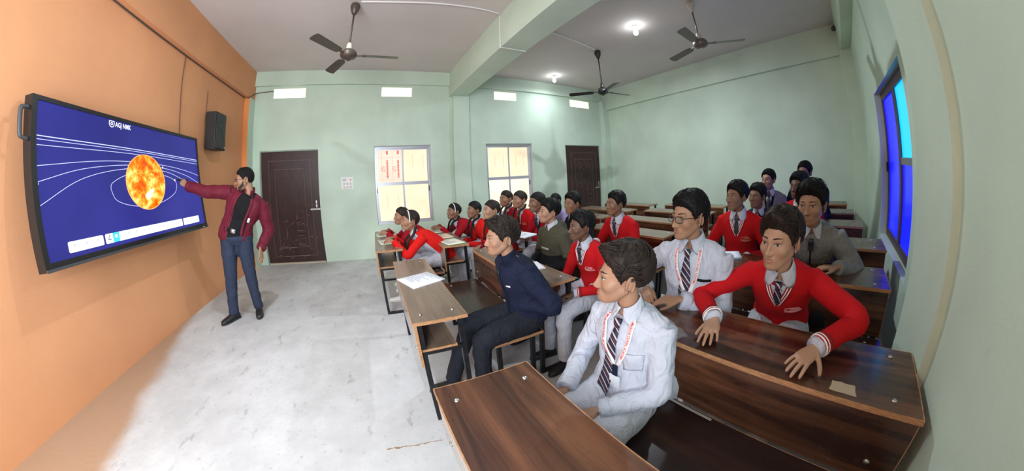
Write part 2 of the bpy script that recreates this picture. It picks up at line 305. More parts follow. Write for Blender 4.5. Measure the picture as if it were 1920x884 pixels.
BLUE = mat('blue_window_film', (.01, .02, .6), .2, .5, emit=(.004, .008, 1.0), es=1.0); CYAN = mat('bright_cyan_window_film', (.02, .3, .8), .2, .5, emit=(.0, .42, 1.0), es=.95); WFR = mat('brown_window_frame', (.13, .085, .10), .5, .4, .3)
y = -W_-.075; r = struct('window_3', frame_strip(Geo(), WN3[0], WN3[1], WN3[2], WN3[3], y, .05, .05), WFR); xm = (WN3[0]+WN3[1])/2; zm = 1.38
for i, (a, b) in enumerate(((WN3[0]+.05, xm), (xm, WN3[1]-.05))):
    s = frame_strip(Geo(), a, b, WN3[2]+.05, WN3[3]-.05, y+.01, .045, .03).obj('sash', WFR, r); Geo().box((a+.04, y-.018, zm-.03), (b-.04, y+.006, zm+.03)).obj('crossbar', ALUD, s) if i == 0 else None
    for lo, hi, m in (((WN3[2]+.09, zm-.03, BLUE), (zm+.03, WN3[3]-.09, CYAN)) if i == 0 else ((WN3[2]+.09, WN3[3]-.09, BLUE),)): Geo().box((a+.04, y-.014, lo), (b-.04, y-.008, hi)).obj('pane', m, s)
Geo().box((xm+.66, y+.01, 1.26), (xm+.70, y+.03, 1.36)).obj('latch', RUB, r)
y = -W_-.12; r = struct('window_4', frame_strip(Geo(), .15, 2.35, .85, 2.60, y, .05, .05).box((1.22, y-.05, .9), (1.28, y, 2.55)), ALU)
VENT = backlit('daylit_ventilator_glass', (.8, .76, .7), (1.0, .84, .66), .68)
for i, (a, b) in enumerate(VENTS): v = struct('window_%d' % (i+5), Geo().box((a, .02, 3.075), (b, .06, 3.285)), VENT); frame_strip(Geo(), a, b, 3.075, 3.285, .02, .010, .02).obj('vent_surround', MINT, v)
# ================================================================ desks and benches
def laminate(name, dark, light, rough=.25):
    """brown wood-print laminate: long streaks, broad cathedral figure, worn gloss"""
    m = mat(name, dark, rough, .5, coat=.45); n, k, b = nodes(m); tc = n.new('ShaderNodeTexCoord'); oi = n.new('ShaderNodeObjectInfo'); ad = n.new('ShaderNodeVectorMath'); ad.operation = 'ADD'
    mp = n.new('ShaderNodeMapping'); mp.inputs['Scale'].default_value = (9, .75, 9); w = n.new('ShaderNodeTexNoise'); w.inputs['Scale'].default_value = 1.6; w.inputs['Detail'].default_value = 5; w.inputs['Distortion'].default_value = .6
    f = n.new('ShaderNodeMapping'); f.inputs['Scale'].default_value = (90, 2.2, 90); w2 = n.new('ShaderNodeTexNoise'); w2.inputs['Scale'].default_value = 2; w2.inputs['Detail'].default_value = 4
    r = n.new('ShaderNodeValToRGB'); e = r.color_ramp.elements; e[0].position = .38; e[0].color = (*dark, 1); e[1].position = .66; e[1].color = (*light, 1)
    r2 = n.new('ShaderNodeMapRange'); r2.inputs[1].default_value = .3; r2.inputs[2].default_value = .7; r2.inputs[3].default_value = .78; r2.inputs[4].default_value = 1.15
    mx = n.new('ShaderNodeMix'); mx.data_type = 'RGBA'; mx.blend_type = 'MULTIPLY'; mx.inputs[0].default_value = 1; sm = n.new('ShaderNodeTexNoise'); sm.inputs['Scale'].default_value = 4; sm.inputs['Detail'].default_value = 5; r3 = n.new('ShaderNodeMapRange'); r3.inputs[3].default_value = rough-.10; r3.inputs[4].default_value = rough+.16
    cm = n.new('ShaderNodeCombineXYZ'); k.new(oi.outputs['Random'], cm.inputs[0]); k.new(oi.outputs['Random'], cm.inputs[1]); sc = n.new('ShaderNodeVectorMath'); sc.operation = 'SCALE'; sc.inputs['Scale'].default_value = 7; k.new(cm.outputs[0], sc.inputs[0])
    k.new(tc.outputs['Object'], ad.inputs[0]); k.new(sc.outputs[0], ad.inputs[1]); k.new(ad.outputs[0], mp.inputs[0]); k.new(ad.outputs[0], f.inputs[0]); k.new(mp.outputs[0], w.inputs['Vector']); k.new(f.outputs[0], w2.inputs['Vector']); k.new(w.outputs['Fac'], r.inputs[0]); k.new(w2.outputs['Fac'], r2.inputs[0])
    k.new(r.outputs[0], mx.inputs[6]); k.new(r2.outputs[0], mx.inputs[7]); k.new(mx.outputs[2], b.inputs['Base Color']); k.new(tc.outputs['Object'], sm.inputs['Vector']); k.new(sm.outputs['Fac'], r3.inputs[0]); k.new(r3.outputs[0], b.inputs['Roughness']); return m
WOOD = laminate('brown_wood_laminate', (.032, .011, .007), (.165, .064, .031)); WOODM = laminate('glare_brown_laminate', (.16, .105, .075), (.225, .155, .112), .34); WOODB = laminate('dark_bench_laminate', (.020, .008, .007), (.048, .020, .014), .28)  # middle and door desk tops: glare painted in as a lighter brown
EDGE = mat('raw_plywood_edge', (.42, .21, .10), .7, .3, noise=(40, .3, 4, (1, 1, 6))); TUBE = mat('black_steel_tube', (.012, .012, .015), .42, .5, .3, noise=(25, .4, 4, (1, 1, 1))); BOLT = mat('zinc_bolt', (.62, .62, .62), .3, .5, 1.0)
def edge_strips(d, L, z0, z1, e=.004):
    g = Geo(); g.box((-d/2-e, -L/2-e, z0), (-d/2, L/2+e, z1)).box((d/2, -L/2-e, z0), (d/2+e, L/2+e, z1)).box((-d/2, -L/2-e, z0), (d/2, -L/2, z1)).box((-d/2, L/2, z0), (d/2, L/2+e, z1)); return g
def bolt_me(): return Geo().lathe([(.0005, -.001), (.010, 0), (.010, .002), (.006, .005), (.0005, .006)], 12).mesh('bolt', True)
def make_desk(d, top_m, panel_m, label):
    L = 1.205; r = empty('school_desk', (0, 0, 0)); tag(r, label, 'desk', 'school desks in three columns'); zt = .744
    t = Geo().box((-d/2, -L/2, zt-.020), (d/2, L/2, zt)).obj('tabletop', top_m, r); edge_strips(d, L, zt-.020, zt-.0006).obj('edge_band', EDGE, t)
    bm_ = bolt_me()
    for sx in (-1, 1):
        for sy in (-1, 1): add('bolt', bm_, BOLT, t, (sx*(d/2-.055), sy*(L/2-.085), zt)); bm_ = t.children[-1].data if False else bm_
    for sx in (-1, 1):
        for sy in (-1, 1): x, y = sx*(d/2-.032), sy*(L/2-.030); Geo().box((x-.014, y-.014, 0), (x+.014, y+.014, zt-.020)).obj('leg', TUBE, r)
    for sy in (-1, 1):
        y = sy*(L/2-.030); Geo().box((-d/2+.046, y-.013, 0), (d/2-.046, y+.013, .026)).obj('floor_bar', TUBE, r); Geo().box((-d/2+.046, y-.012, .520), (d/2-.046, y+.012, .544)).obj('shelf_bar', TUBE, r)
    p = Geo().box((-d/2+.001, -L/2+.004, .455), (-d/2+.017, L/2-.004, zt-.021)).obj('front_panel', panel_m, r)
    for y0 in (-L/2+.001, L/2-.004): Geo().box((-d/2+.001, y0, .455), (-d/2+.017, y0+.003, zt-.021)).obj('panel_edge', EDGE, p)
    for sy in (-1, 1): b = add('bolt', Geo().lathe([(.0005, 0), (.011, .001), (.010, .004), (.004, .007), (.0005, .0075)], 12, (0, 0, 0), (-1, 0, 0)).mesh('bolt', True), BOLT, p, (-d/2+.001, sy*(L/2-.09), .535))
    s = Geo().box((-d/2+.019, -L/2+.018, .545), (d/2-.075, L/2-.018, .559)).obj('shelf', top_m, r); Geo().box((-d/2+.019, -L/2+.014, .545), (d/2-.075, -L/2+.018, .559)).box((d/2-.075, -L/2+.014, .545), (d/2-.071, L/2-.014, .559)).obj('edge_band', EDGE, s)
    return r
def make_bench(label):
    d, L = .345, 1.205; r = empty('bench', (0, 0, 0)); tag(r, label, 'bench', 'benches behind the desks'); z = .45
    t = Geo().box((-d/2, -L/2, z-.022), (d/2, L/2, z)).obj('seat', WOODB, r); edge_strips(d, L, z-.022, z-.0006).obj('edge_band', EDGE, t); bm_ = bolt_me()
    for sx in (-1, 1):
        for sy in (-1, 1): add('bolt', bm_, BOLT, t, (sx*(d/2-.06), sy*(L/2-.09), z)); x, y = sx*(d/2-.05), sy*(L/2-.05); Geo().box((x-.014, y-.014, 0), (x+.014, y+.014, z-.022)).obj('leg', TUBE, r)
    for sy in (-1, 1): Geo().box((-d/2+.064, sy*(L/2-.05)-.013, 0), (d/2-.064, sy*(L/2-.05)+.013, .026)).obj('floor_bar', TUBE, r)
    return r
WOODW = laminate('glare_pale_laminate', (.30, .25, .21), (.42, .36, .31), .25)  # white reflection on the front-row panels, painted in as a pale colour
ORD = ('first', 'second', 'third', 'fourth', 'fifth', 'sixth', 'seventh')
COLS = {'R': ('against the right-hand wall', .362, [2.656, 3.550, 4.544, 5.361, 6.209, 7.025, 7.852], [-5.34, -5.352, -5.336, -5.412, -5.286, -5.236, -5.172]),
        'M': ('in the middle of the room', .292, [2.669, 3.472, 4.245, 5.045, 5.740, 6.50, 7.22], [-3.608, -3.506, -3.47, -3.39, -3.31, -3.26, -3.23]),
        'D': ('nearest the doors', .292, [2.511, 3.237, 4.02, 4.79, 5.60, 6.30, 7.02], [-1.942, -2.020, -1.98, -1.93, -1.88, -1.83, -1.79])}
for key, (where, d, xs, ys) in COLS.items():
    dr = dp = None
    for i, (x, y) in enumerate(zip(xs, ys)):
        first = 'glare-painted front panel' if (i == 0) else 'dark wood-grain front'
        lab = 'brown school desk, %s from the screen in the column %s' % (ORD[i], where)
        if i == 0: o = make_desk(d, WOOD if key == 'R' else WOODM, WOODW, lab)
        else:
            if dp is None: dp = o = make_desk(d, WOOD if key == 'R' else WOODM, WOOD, lab)
            else: o = copy_tree(dp); o['label'] = lab
        o.location = (x+d/2, y, 0)
        if key == 'R' and i == 6: continue
        nx = xs[i+1] if i < 6 else x+.80; lab = 'dark bench behind the %s desk from the screen, column %s' % (ORD[i], where)
        if dr is None: dr = b = make_bench(lab)
        else: b = copy_tree(dr); b['label'] = lab
        b.location = (nx-.012-.345/2, (y if i == 6 else (y+ys[i+1])/2), 0)
# ---------------------------------------------------------------- people: materials
def cloth(name, rgb, rough=.85, amount=.10, fold=.35):
    """woven cloth: faint mottling and soft creases"""
    m = mat(name, rgb, rough, .2, noise=(40, amount, 3, (1, 1, 1))); n, k, b = nodes(m); tc = n.new('ShaderNodeTexCoord'); mp = n.new('ShaderNodeMapping'); mp.inputs['Scale'].default_value = (1, 1, .55); mp.inputs['Rotation'].default_value = (.4, .3, .2)
    w = n.new('ShaderNodeTexNoise'); w.inputs['Scale'].default_value = 17; w.inputs['Detail'].default_value = 2.5; w.inputs['Distortion'].default_value = 1.6; w.inputs['Roughness'].default_value = .45; bp = n.new('ShaderNodeBump'); bp.inputs['Strength'].default_value = fold; bp.inputs['Distance'].default_value = .03
    k.new(tc.outputs['Object'], mp.inputs[0]); k.new(mp.outputs[0], w.inputs['Vector']); k.new(w.outputs['Fac'], bp.inputs['Height']); k.new(bp.outputs[0], b.inputs['Normal']); return m
def knit(name, rgb):
    m = mat(name, rgb, .9, .12); n, k, b = nodes(m); tc = n.new('ShaderNodeTexCoord'); w = n.new('ShaderNodeTexWave'); w.bands_direction = 'Z'; w.inputs['Scale'].default_value = 70; w.inputs['Distortion'].default_value = 1.5; w.inputs['Detail'].default_value = 1
    bp = n.new('ShaderNodeBump'); bp.inputs['Strength'].default_value = .25; bp.inputs['Distance'].default_value = .004; k.new(tc.outputs['Object'], w.inputs['Vector']); k.new(w.outputs['Fac'], bp.inputs['Height']); k.new(bp.outputs[0], b.inputs['Normal']); return m
def striped(name, cols, scale, rot):
    m = mat(name, cols[0], .55, .4); n, k, b = nodes(m); tc = n.new('ShaderNodeTexCoord'); mp = n.new('ShaderNodeMapping'); mp.inputs['Rotation'].default_value = rot; mp.inputs['Scale'].default_value = (scale,)*3
    sx = n.new('ShaderNodeSeparateXYZ'); fr = n.new('ShaderNodeMath'); fr.operation = 'FRACT'; r = n.new('ShaderNodeValToRGB'); r.color_ramp.interpolation = 'CONSTANT'
    pos = [0, .42, .50, .62, .70, .86]; e = r.color_ramp.elements; e[0].position = 0; e[0].color = (*cols[0], 1); e[1].position = pos[1]; e[1].color = (*cols[1], 1)
    for q, i in zip(pos[2:], (0, 2, 0, 1)): x = e.new(q); x.color = (*cols[i % len(cols)], 1)
    k.new(tc.outputs['Object'], mp.inputs[0]); k.new(mp.outputs[0], sx.inputs[0]); k.new(sx.outputs['X'], fr.inputs[0]); k.new(fr.outputs[0], r.inputs[0]); k.new(r.outputs[0], b.inputs['Base Color']); return m
M_BEARD = mat('beard_stubble', (.035, .022, .017), .85); M_EYE = mat('eye_white', (.52, .50, .485), .25, .5); M_IRIS = mat('iris', (.022, .012, .008), .12, .6); M_LASH = mat('lash', (.012, .009, .008), .7); M_BROW = mat('eyebrow', (.018, .013, .011), .8)
M_HAIR = mat('hair', (.007, .006, .006), .62, .22, noise=(60, .5, 4, (1, 1, .25))); M_HAIR2 = mat('brown_black_hair', (.022, .014, .011), .60, .25, noise=(60, .5, 4, (1, 1, .25)))
M_SHOE = mat('shoe_leather', (.018, .017, .018), .4, .5); M_SOLE = mat('rubber_sole', (.03, .03, .032), .7); M_WSHOE = mat('white_canvas_shoe', (.80, .80, .78), .7); M_WSOLE = mat('pale_sole', (.62, .62, .60), .7); M_SOCKW = M_WSHOE
M_SHIRT = cloth('white_shirt_cotton', (.50, .52, .60), .8, .03, .55); M_TIE = striped('striped_tie', ((.020, .018, .045), (.55, .50, .46), (.16, .02, .04)), 26, (0, .75, .6)); M_DTIE = mat('dark_tie', (.035, .035, .045), .6)
M_RED = knit('red_knit', (.50, .010, .014)); M_RED2 = knit('bright_red_knit', (.64, .014, .012)); M_DRED = knit('crimson_knit', (.33, .009, .017)); M_BANDR = mat('sweater_trim_red', (.30, .006, .010), .9); M_BANDW = mat('sweater_trim_white', (.85, .78, .78), .9)
M_NAVY = cloth('navy_cloth', (.009, .013, .034)); M_DNAVY = cloth('dark_navy_cloth', (.010, .012, .022)); M_GREY = cloth('grey_fleece', (.22, .215, .205), .95); M_OLIVE = cloth('olive_fleece', (.068, .064, .042), .95); M_BLACK = cloth('black_cloth', (.009, .009, .011)); M_MAROON = cloth('maroon_nylon', (.135, .012, .026), .6, .06, .3); M_TAN = cloth('taupe_blazer_wool', (.24, .21, .20), .9); M_LILAC = cloth('lilac_cloth', (.33, .29, .50))
M_WTROU = cloth('white_trouser_cotton', (.50, .51, .57), .85, .04, .5); M_NTROU = cloth('slate_blue_trouser', (.030, .040, .072), .8); M_DTROU = cloth('dark_trouser', (.016, .018, .026))
M_LANY = mat('white_lanyard_ribbon', (.80, .74, .74), .6); M_LTXT = mat('red_print', (.62, .03, .03), .6); M_CARD = mat('identity_card_plastic', (.72, .76, .80), .25, .5); M_CHROME = mat('chrome', (.75, .75, .75), .2, .5, 1.0); M_RIBBON = cloth('black_ribbon', (.012, .011, .013)); M_BAND = mat('white_hairband', (.85, .85, .86), .4); M_CREST = mat('crest_thread', (.62, .20, .12), .7); M_CRESTP = mat('pale_crest_thread', (.80, .35, .36), .7); M_WBADGE = mat('white_badge', (.80, .80, .84), .5); M_GBADGE = mat('grey_print', (.42, .41, .38), .6)
M_LENS = mat('spectacle_lens', (1, 1, 1), .03, .5, trans=1.0, alpha=.18); M_FRAME = mat('black_spectacle_frame', (.012, .012, .014), .3, .5); M_WIRE = mat('dark_wire_frame', (.05, .045, .045), .3, .5, .6)
# ---------------------------------------------------------------- people: heads
def smin(a, b, k):
    h = np.clip(.5 + .5*(b-a)/k, 0, 1); return b*(1-h) + a*h - k*h*(1-h)
def sd_ell(p, c, r):
    q = (p-np.array(c))/np.array(r); l = np.linalg.norm(q, axis=-1); g = np.linalg.norm(q/np.array(r), axis=-1)
    return l*(l-1)/(g+1e-9)
def sd_cap(p, a, b, ra, rb):
    a = np.array(a); b = np.array(b); ab = b-a; t = np.clip(((p-a) @ ab)/(ab @ ab), 0, 1)
    return np.linalg.norm(p-a-t[..., None]*ab, axis=-1) - (ra+(rb-ra)*t)
HEADS = {   # jaw width, chin length, cheek fullness, nose length, neck radius
    'boy':   dict(jw=1.0, ch=0.0, ck=1.0, ns=.80, nk=.0405, br=1.0),
    'teen':  dict(jw=1.04, ch=.004, ck=.92, ns=.98, nk=.0435, br=1.15),
    'girl':  dict(jw=.93, ch=-.002, ck=1.0, ns=.74, nk=.0365, br=.8),
    'man':   dict(jw=1.10, ch=.006, ck=.95, ns=1.05, nk=.050, br=1.25)}
def head_sdf(p, h):
    q = p.copy(); q[..., 0] = np.abs(q[..., 0]); jw, ch, ck = h['jw'], h['ch'], h['ck']
    d = sd_ell(q, (0,-.018,.026), (.0735,.093,.085))
    d = smin(d, sd_ell(q, (0,.026,-.028), (.0605*jw,.056,.082)), .022)
    d = smin(d, sd_ell(q, (0,.0645,-.0885-ch), (.023*jw,.0225,.021)), .018)
    d = smin(d, sd_cap(q, (.050*jw,-.006,-.048), (.020*jw,.052,-.090-ch), .016, .014), .022)
    d = smin(d, sd_ell(q, (.041,.050,-.026), (.024*ck,.024,.022)), .018)
    d = smin(d, sd_cap(q, (.036,.066,.018), (0,.0755,.016), .010*h['br'], .010), .014)
    d = smin(d, sd_ell(q, (0,.0675,-.066), (.027,.0215,.019)), .016)
    d = smin(d, sd_cap(q, (0,-.030,-.045), (0,-.054,-.22), h['nk'], h['nk']*1.10), .014)
    # eye sockets
    d = -smin(-d, sd_ell(q, (.0315,.0985,.000), (.0215,.021,.0145)), .008)
    ny = .012*h['ns']
    d = smin(d, sd_cap(q, (0,.078,.010), (0,.0885+ny,-.033), .0065, .0085), .010)
    d = smin(d, sd_ell(q, (0,.0885+ny,-.0355), (.0105,.0105,.0095)), .006)
    d = smin(d, sd_ell(q, (.0115,.086+ny*.4,-.039), (.0072,.0095,.0075)), .006)
    return d
ORG = np.array([0, 0, -.012])
def head_r(dirs, h, zcut=-.175):
    dirs = dirs/np.linalg.norm(dirs, axis=-1, keepdims=True); ts = np.linspace(.03, .26, 70); hi = np.full(len(dirs), .03)
    for t in ts: hi = np.where(head_sdf(ORG + dirs*t, h) < 0, t, hi)
    lo, up = hi, hi + (ts[1]-ts[0])
    for _ in range(9):
        m = (lo+up)/2; ins = head_sdf(ORG + dirs*m[:, None], h) < 0; lo = np.where(ins, m, lo); up = np.where(ins, up, m)
    r = (lo+up)/2; dz = dirs[:, 2]
    return np.where(dz < -.02, np.minimum(r, (zcut-ORG[2])/np.minimum(dz, -.02)), r)
_tab = {}
def head_rt(dirs, h):
    """the same radius, read from a table"""
    k = id(h)
    if k not in _tab:
        A, E = np.meshgrid(np.radians(np.arange(0, 362, 3.0)), np.radians(np.arange(-81, 90.1, 3.0))); _tab[k] = head_r(dirs_ae(A.ravel(), E.ravel()), h).reshape(A.shape)
    T = _tab[k]; dirs = dirs/np.linalg.norm(dirs, axis=-1, keepdims=True); az = (np.degrees(np.arctan2(dirs[:, 0], dirs[:, 1])) % 360)/3; el = np.clip((np.degrees(np.arcsin(np.clip(dirs[:, 2], -1, 1)))+81)/3, 0, T.shape[0]-1.001)
    i = az.astype(int); a = az-i; j = el.astype(int); e = el-j; i2 = np.minimum(i+1, T.shape[1]-1)
    return (T[j, i]*(1-a)+T[j, i2]*a)*(1-e) + (T[j+1, i]*(1-a)+T[j+1, i2]*a)*e
def dirs_ae(az, el): return np.stack([np.sin(az)*np.cos(el), np.cos(az)*np.cos(el), np.sin(el)], -1)
def head_point(xz, h):
    """point on the face in front of (x, z)"""
    out = []
    for x, z in xz:
        y = np.linspace(.02, .13, 112); p = np.stack([np.full_like(y, x), y, np.full_like(y, z)], -1); k = np.nonzero(head_sdf(p, h) < 0)[0]
        out.append((x, y[k[-1]] if len(k) else .05, z))
    return np.array(out)
_heads = {}
def head_mesh(kind, lod):
    if (kind, lod) in _heads: return _heads[kind, lod]
    h = HEADS[kind]; f = 1.0 if lod == 0 else (1.7 if lod == 1 else 2.4); R = math.radians
    az = np.concatenate([np.arange(-54, 54, 1.7*f), np.arange(54, 306, 6.5*f)])
    el = np.concatenate([np.arange(-86, -52, 4*f), np.arange(-52, 24, 1.8*f), np.arange(24, 86, 5*f), [86]])
    A, E = np.meshgrid(np.radians(az), np.radians(el)); D = dirs_ae(A.ravel(), E.ravel()); r = head_r(D, h)
    v = ORG + D*r[:, None]; n, m = len(az), len(el)
    f_ = [(k*n+i, k*n+(i+1) % n, (k+1)*n+(i+1) % n, (k+1)*n+i) for k in range(m-1) for i in range(n)]
    f_ += [tuple(range(n-1, -1, -1)), tuple((m-1)*n+i for i in range(n))]
    f_ = [tuple(reversed(q)) for q in f_]
    g = Geo(); g.put(v, f_)
    for s in (-1, 1):                                         # ears: a cupped shell and a lobe
        k = 14; rim = []
        for i in range(k+1):
            t = R(-70 + 290*i/k); rim.append((s*(.0765+.010*max(0, math.cos(t-2.6))), -.020-.0165*math.cos(t)*.9-.004, -.012+.031*math.sin(t)))
        rim = smooth_path(rim, 18); g.tube(rim, np.concatenate([[.0035], np.full(16, .0055), [.004]]), 6)
        c = V(s*.074, -.022, -.012); g.ball(c, (.0055, .0155, .026), 10, 8)
        g.ball((s*.0755, -.012, -.037), (.005, .007, .010), 8, 6)
    _heads[kind, lod] = (g.verts(), g.f); return _heads[kind, lod]
def hair_edge(az, style):
    """lowest elevation (deg) of the hair round the head; az 0 = face, 180 = nape"""
    a = abs(((math.degrees(az)+180) % 360)-180)
    if style == 'girl': xs, ys = (0, 25, 50, 70, 84, 96, 112, 140, 180), (42, 40, 31, 18, 6, 8, -12, -34, -40)
    elif style == 'man': xs, ys = (0, 22, 45, 60, 72, 80, 92, 104, 118, 140, 180), (43, 42, 38, 30, 8, -6, 16, 12, -10, -28, -32)
    else: xs, ys = (0, 22, 45, 60, 72, 80, 92, 104, 118, 140, 180), (46, 45, 39, 28, 8, -6, 14, 10, -12, -28, -31)
    return float(np.interp(a, xs, ys))
def hair_thick(az, k, top, side, front, lift):
    """az, fraction 0 (edge) .. 1 (crown)"""
    a = abs(((math.degrees(az)+180) % 360)-180); e = min(1, k/.22); e = e*e*(3-2*e)
    base = side + (top-side)*min(1, k*1.3)
    fr = front*max(0, 1-a/55)*max(0, 1-abs(k-.18)/.42)
    return -.004 + (base+.004+fr)*e + lift*max(0, 1-a/60)*max(0, 1-abs(k-.3)/.5)*e
def make_hair(kind, style, rng, top=.024, side=.011, front=.012, lift=.0, sweep=0.0, locks=140, rough=.0025):
    h = HEADS[kind]; n, m = 66, 18; az = np.arange(n)*2*math.pi/n; v = []; ph = rng.uniform(0, 6, 8)
    D = []; T = []
    for j in range(m):
        k = j/(m-1)
        for a in az:
            e0 = math.radians(hair_edge(a, style)); e = e0 + (math.radians(88)-e0)*k
            t = hair_thick(a, k, top, side, front, lift)
            w = math.sin(9*a+ph[0]+4*k)+.7*math.sin(17*a+ph[1]-6*k)+.6*math.sin(29*a+ph[2]+9*k)+.6*math.sin(13*k+ph[3]+5*a)
            t += rough*.45*w*min(1, k*5); t += rough*1.6*math.sin(3*a+ph[4])*math.sin(5*k+ph[5])*min(1, k*4)
            if style == 'girl': t -= .004*math.exp(-(a if a < math.pi else a-2*math.pi)**2/.004)*min(1, k*4)
            D.append(dirs_ae(np.array(a), np.array(e))); T.append(t)
    D = np.array(D); r = head_rt(D, h) + np.array(T); v = ORG + D*r[:, None]
    f = [((k+1)*n+i, (k+1)*n+(i+1) % n, k*n+(i+1) % n, k*n+i) for k in range(m-1) for i in range(n)] + [tuple((m-1)*n+i for i in range(n-1, -1, -1))]
    f = [tuple(reversed(q)) for q in f]
    g = Geo(); g.put(v, f)
    for _ in range(locks):                                    # loose locks that break the outline
        a = rng.uniform(0, 2*math.pi); k = rng.beta(1.5, 1.3)*.93; aa = abs(((a+math.pi) % (2*math.pi))-math.pi)
        if aa < .9 and rng.random() < .3: k = rng.uniform(.05, .5)
        L = rng.uniform(.02, .045)*(1.2 if k > .3 else .7); pts = []
        for t in np.linspace(0, 1, 5):
            kk = k - (L/.16)*t*(1 if k > .12 else .4); a2 = a + sweep*t*L/.09*(1 if k > .2 else .3)
            kk = max(kk, .02); e0 = math.radians(hair_edge(a2, style)); e = e0+(math.radians(88)-e0)*kk
            pts.append((a2, e, hair_thick(a2, kk, top, side, front, lift) + rough*1.1*math.sin(t*3.0) + (.0015 if t < 1 else -.001)))
        pts = np.array(pts); d = dirs_ae(pts[:, 0], pts[:, 1]); rr = head_rt(d, h)+pts[:, 2]
        g.tube(ORG+d*rr[:, None], np.array([.001, .0033, .0036, .0026, .0004])*rng.uniform(.7, 1.25), 5, flat=.6)
    return g.verts(), g.f
# ---------------------------------------------------------------- people: hands
def hand_parts(wr, d, nz, side, s, curl=(.25, .3, .2), splay=.10, thumb=.6, tcurl=.3):
    """wr wrist point, d finger direction, nz back-of-hand normal, side +1 = left hand (thumb on +lateral side of d x nz)"""
    d = nrm(d); nz = nrm(np.asarray(nz)-d*(np.asarray(nz) @ d)); l = np.cross(nz, d)*side       # towards the thumb
    wr = np.asarray(wr, float); parts = []
    rg = []
    for t, w, h in ((-.030,.0195,.0155),(0,.0205,.0145),(.02,.0285,.0135),(.045,.0355,.0125),(.068,.0375,.0115),(.082,.0345,.0095),(.087,.022,.006)):
        rg.append((wr + d*t*s - nz*.002*s*(t > 0), l, nz, w*s, h*s))
    parts.append(loft(rg, 16, 2.6))
    def finger(base, dd, lens, rads, c, ax):
        p = [base - dd*.012*s, base]; q = base; v = dd
        for L, a in zip(lens, c):
            v = v*math.cos(a) + np.cross(ax, v)*math.sin(a); q = q + v*L*s; p.append(q)
        P = smooth_path(p, 12); r = np.interp(np.linspace(0, 1, 12), np.linspace(0, 1, len(rads)), rads)*s; r[-1] *= .55
        parts.append(tube(P, r, 9)); parts.append((Geo().ball(P[-1]-v*.001*s, rads[-1]*s*.93, 8, 6).verts(), Geo().ball(P[-1], rads[-1]*s*.93, 8, 6).f))
    for i, (off, L, rr) in enumerate(((.0275,.071,.0083),(.0092,.079,.0086),(-.0092,.073,.0082),(-.0265,.058,.0072))):
        b = wr + d*(.078 - (.004 if i in (0, 2) else (.012 if i == 3 else 0)))*s + l*off*s; sp = splay*(1.3, .4, -.5, -1.5)[i]
        dd = nrm(d*math.cos(sp) + l*math.sin(sp)); ax = np.cross(nz, dd)*1.0
        cc = [c*(1+.12*(i-1)) for c in curl]; finger(b, dd, (L*.5, L*.29, L*.24), (rr*1.05, rr, rr*.95, rr*.86, rr*.8), cc, ax)
    b = wr + d*.018*s + l*.024*s - nz*.004*s; dd = nrm(d*math.cos(thumb) + l*math.sin(thumb) - nz*.25); ax = nrm(np.cross(l, d))*(-1)*1.0
    ax = nrm(np.cross(dd, nrm(d-l*.2))) if tcurl else nz
    finger(b, dd, (.030, .028, .024), (.0125, .0112, .0098, .0092, .0082), (0, tcurl*.5, tcurl*.5), ax)
    return parts
def ik(a, b, l1, l2, pole):
    a, b = np.asarray(a, float), np.asarray(b, float); d = b-a; D = np.linalg.norm(d); L = min(D, (l1+l2)*.995); d = d/(D+1e-9); b = a+d*L
    x = (l1*l1-l2*l2+L*L)/(2*L); y = math.sqrt(max(l1*l1-x*x, 0)); p = np.asarray(pole, float); p = nrm(p-d*(p @ d)); return a+d*x+p*y, b
# ---------------------------------------------------------------- people: assembly
class Person: pass
def torso_rings(P, N, f, s, girth, kind):
    """superelliptic sections from the seat to the neck; P pelvis, N neck base, f forward"""
    up = nrm(N-P); L = np.linalg.norm(N-P); l = nrm(np.cross(up, f)); b = P + up*L*.34 - f*.02*s*0
    c = bez(P - up*.075*s, P + V(0,0,1)*.16*s - f*.015*s, N - up*.20*s - f*.045*s, N, 24); t, _, _ = frames(c); rg = []
    prof_u = np.interp(np.linspace(0, 1, 24), (0, .08, .2, .42, .62, .76, .86, .93, 1), (.10, .150, .152, .128, .146, .155, .150, .112, .056))
    prof_w = np.interp(np.linspace(0, 1, 24), (0, .08, .2, .42, .62, .76, .86, .93, 1), (.08, .112, .112, .096, .108, .104, .090, .072, .054))
    if kind == 'man': prof_u = prof_u*np.interp(np.linspace(0, 1, 24), (0, .4, .7, 1), (1, 1.05, 1.15, 1.05))
    for k in range(24):
        u = nrm(l - t[k]*(l @ t[k])); w = np.cross(u, t[k])
        rg.append((c[k], u, w, (prof_u[k]+girth)*s, (prof_w[k]+girth)*s))
    return rg, c
def sleeve(S, E_, W_, r, n=14):
    a = smooth_path([S - (E_-S)*.03, S, S + (E_-S)*.5, E_, E_ + (W_-E_)*.5, W_], 22)
    return tube(a, np.interp(np.linspace(0, 1, 22), (0, .12, .35, .6, .8, 1), r), n)
SKIN = {}
def skin(rgb):
    if rgb not in SKIN: SKIN[rgb] = mat('skin', rgb, .48, .35, bump=(220, .05, 2), sss=.10)
    return SKIN[rgb]
def rotm(yaw, pitch=0.0, roll=0.0):
    """head axes as columns: right, forward, up; yaw 0 looks along +y, counter-clockwise"""
    return np.array(Matrix.Rotation(yaw, 3, 'Z') @ Matrix.Rotation(pitch, 3, 'X') @ Matrix.Rotation(roll, 3, 'Y'))
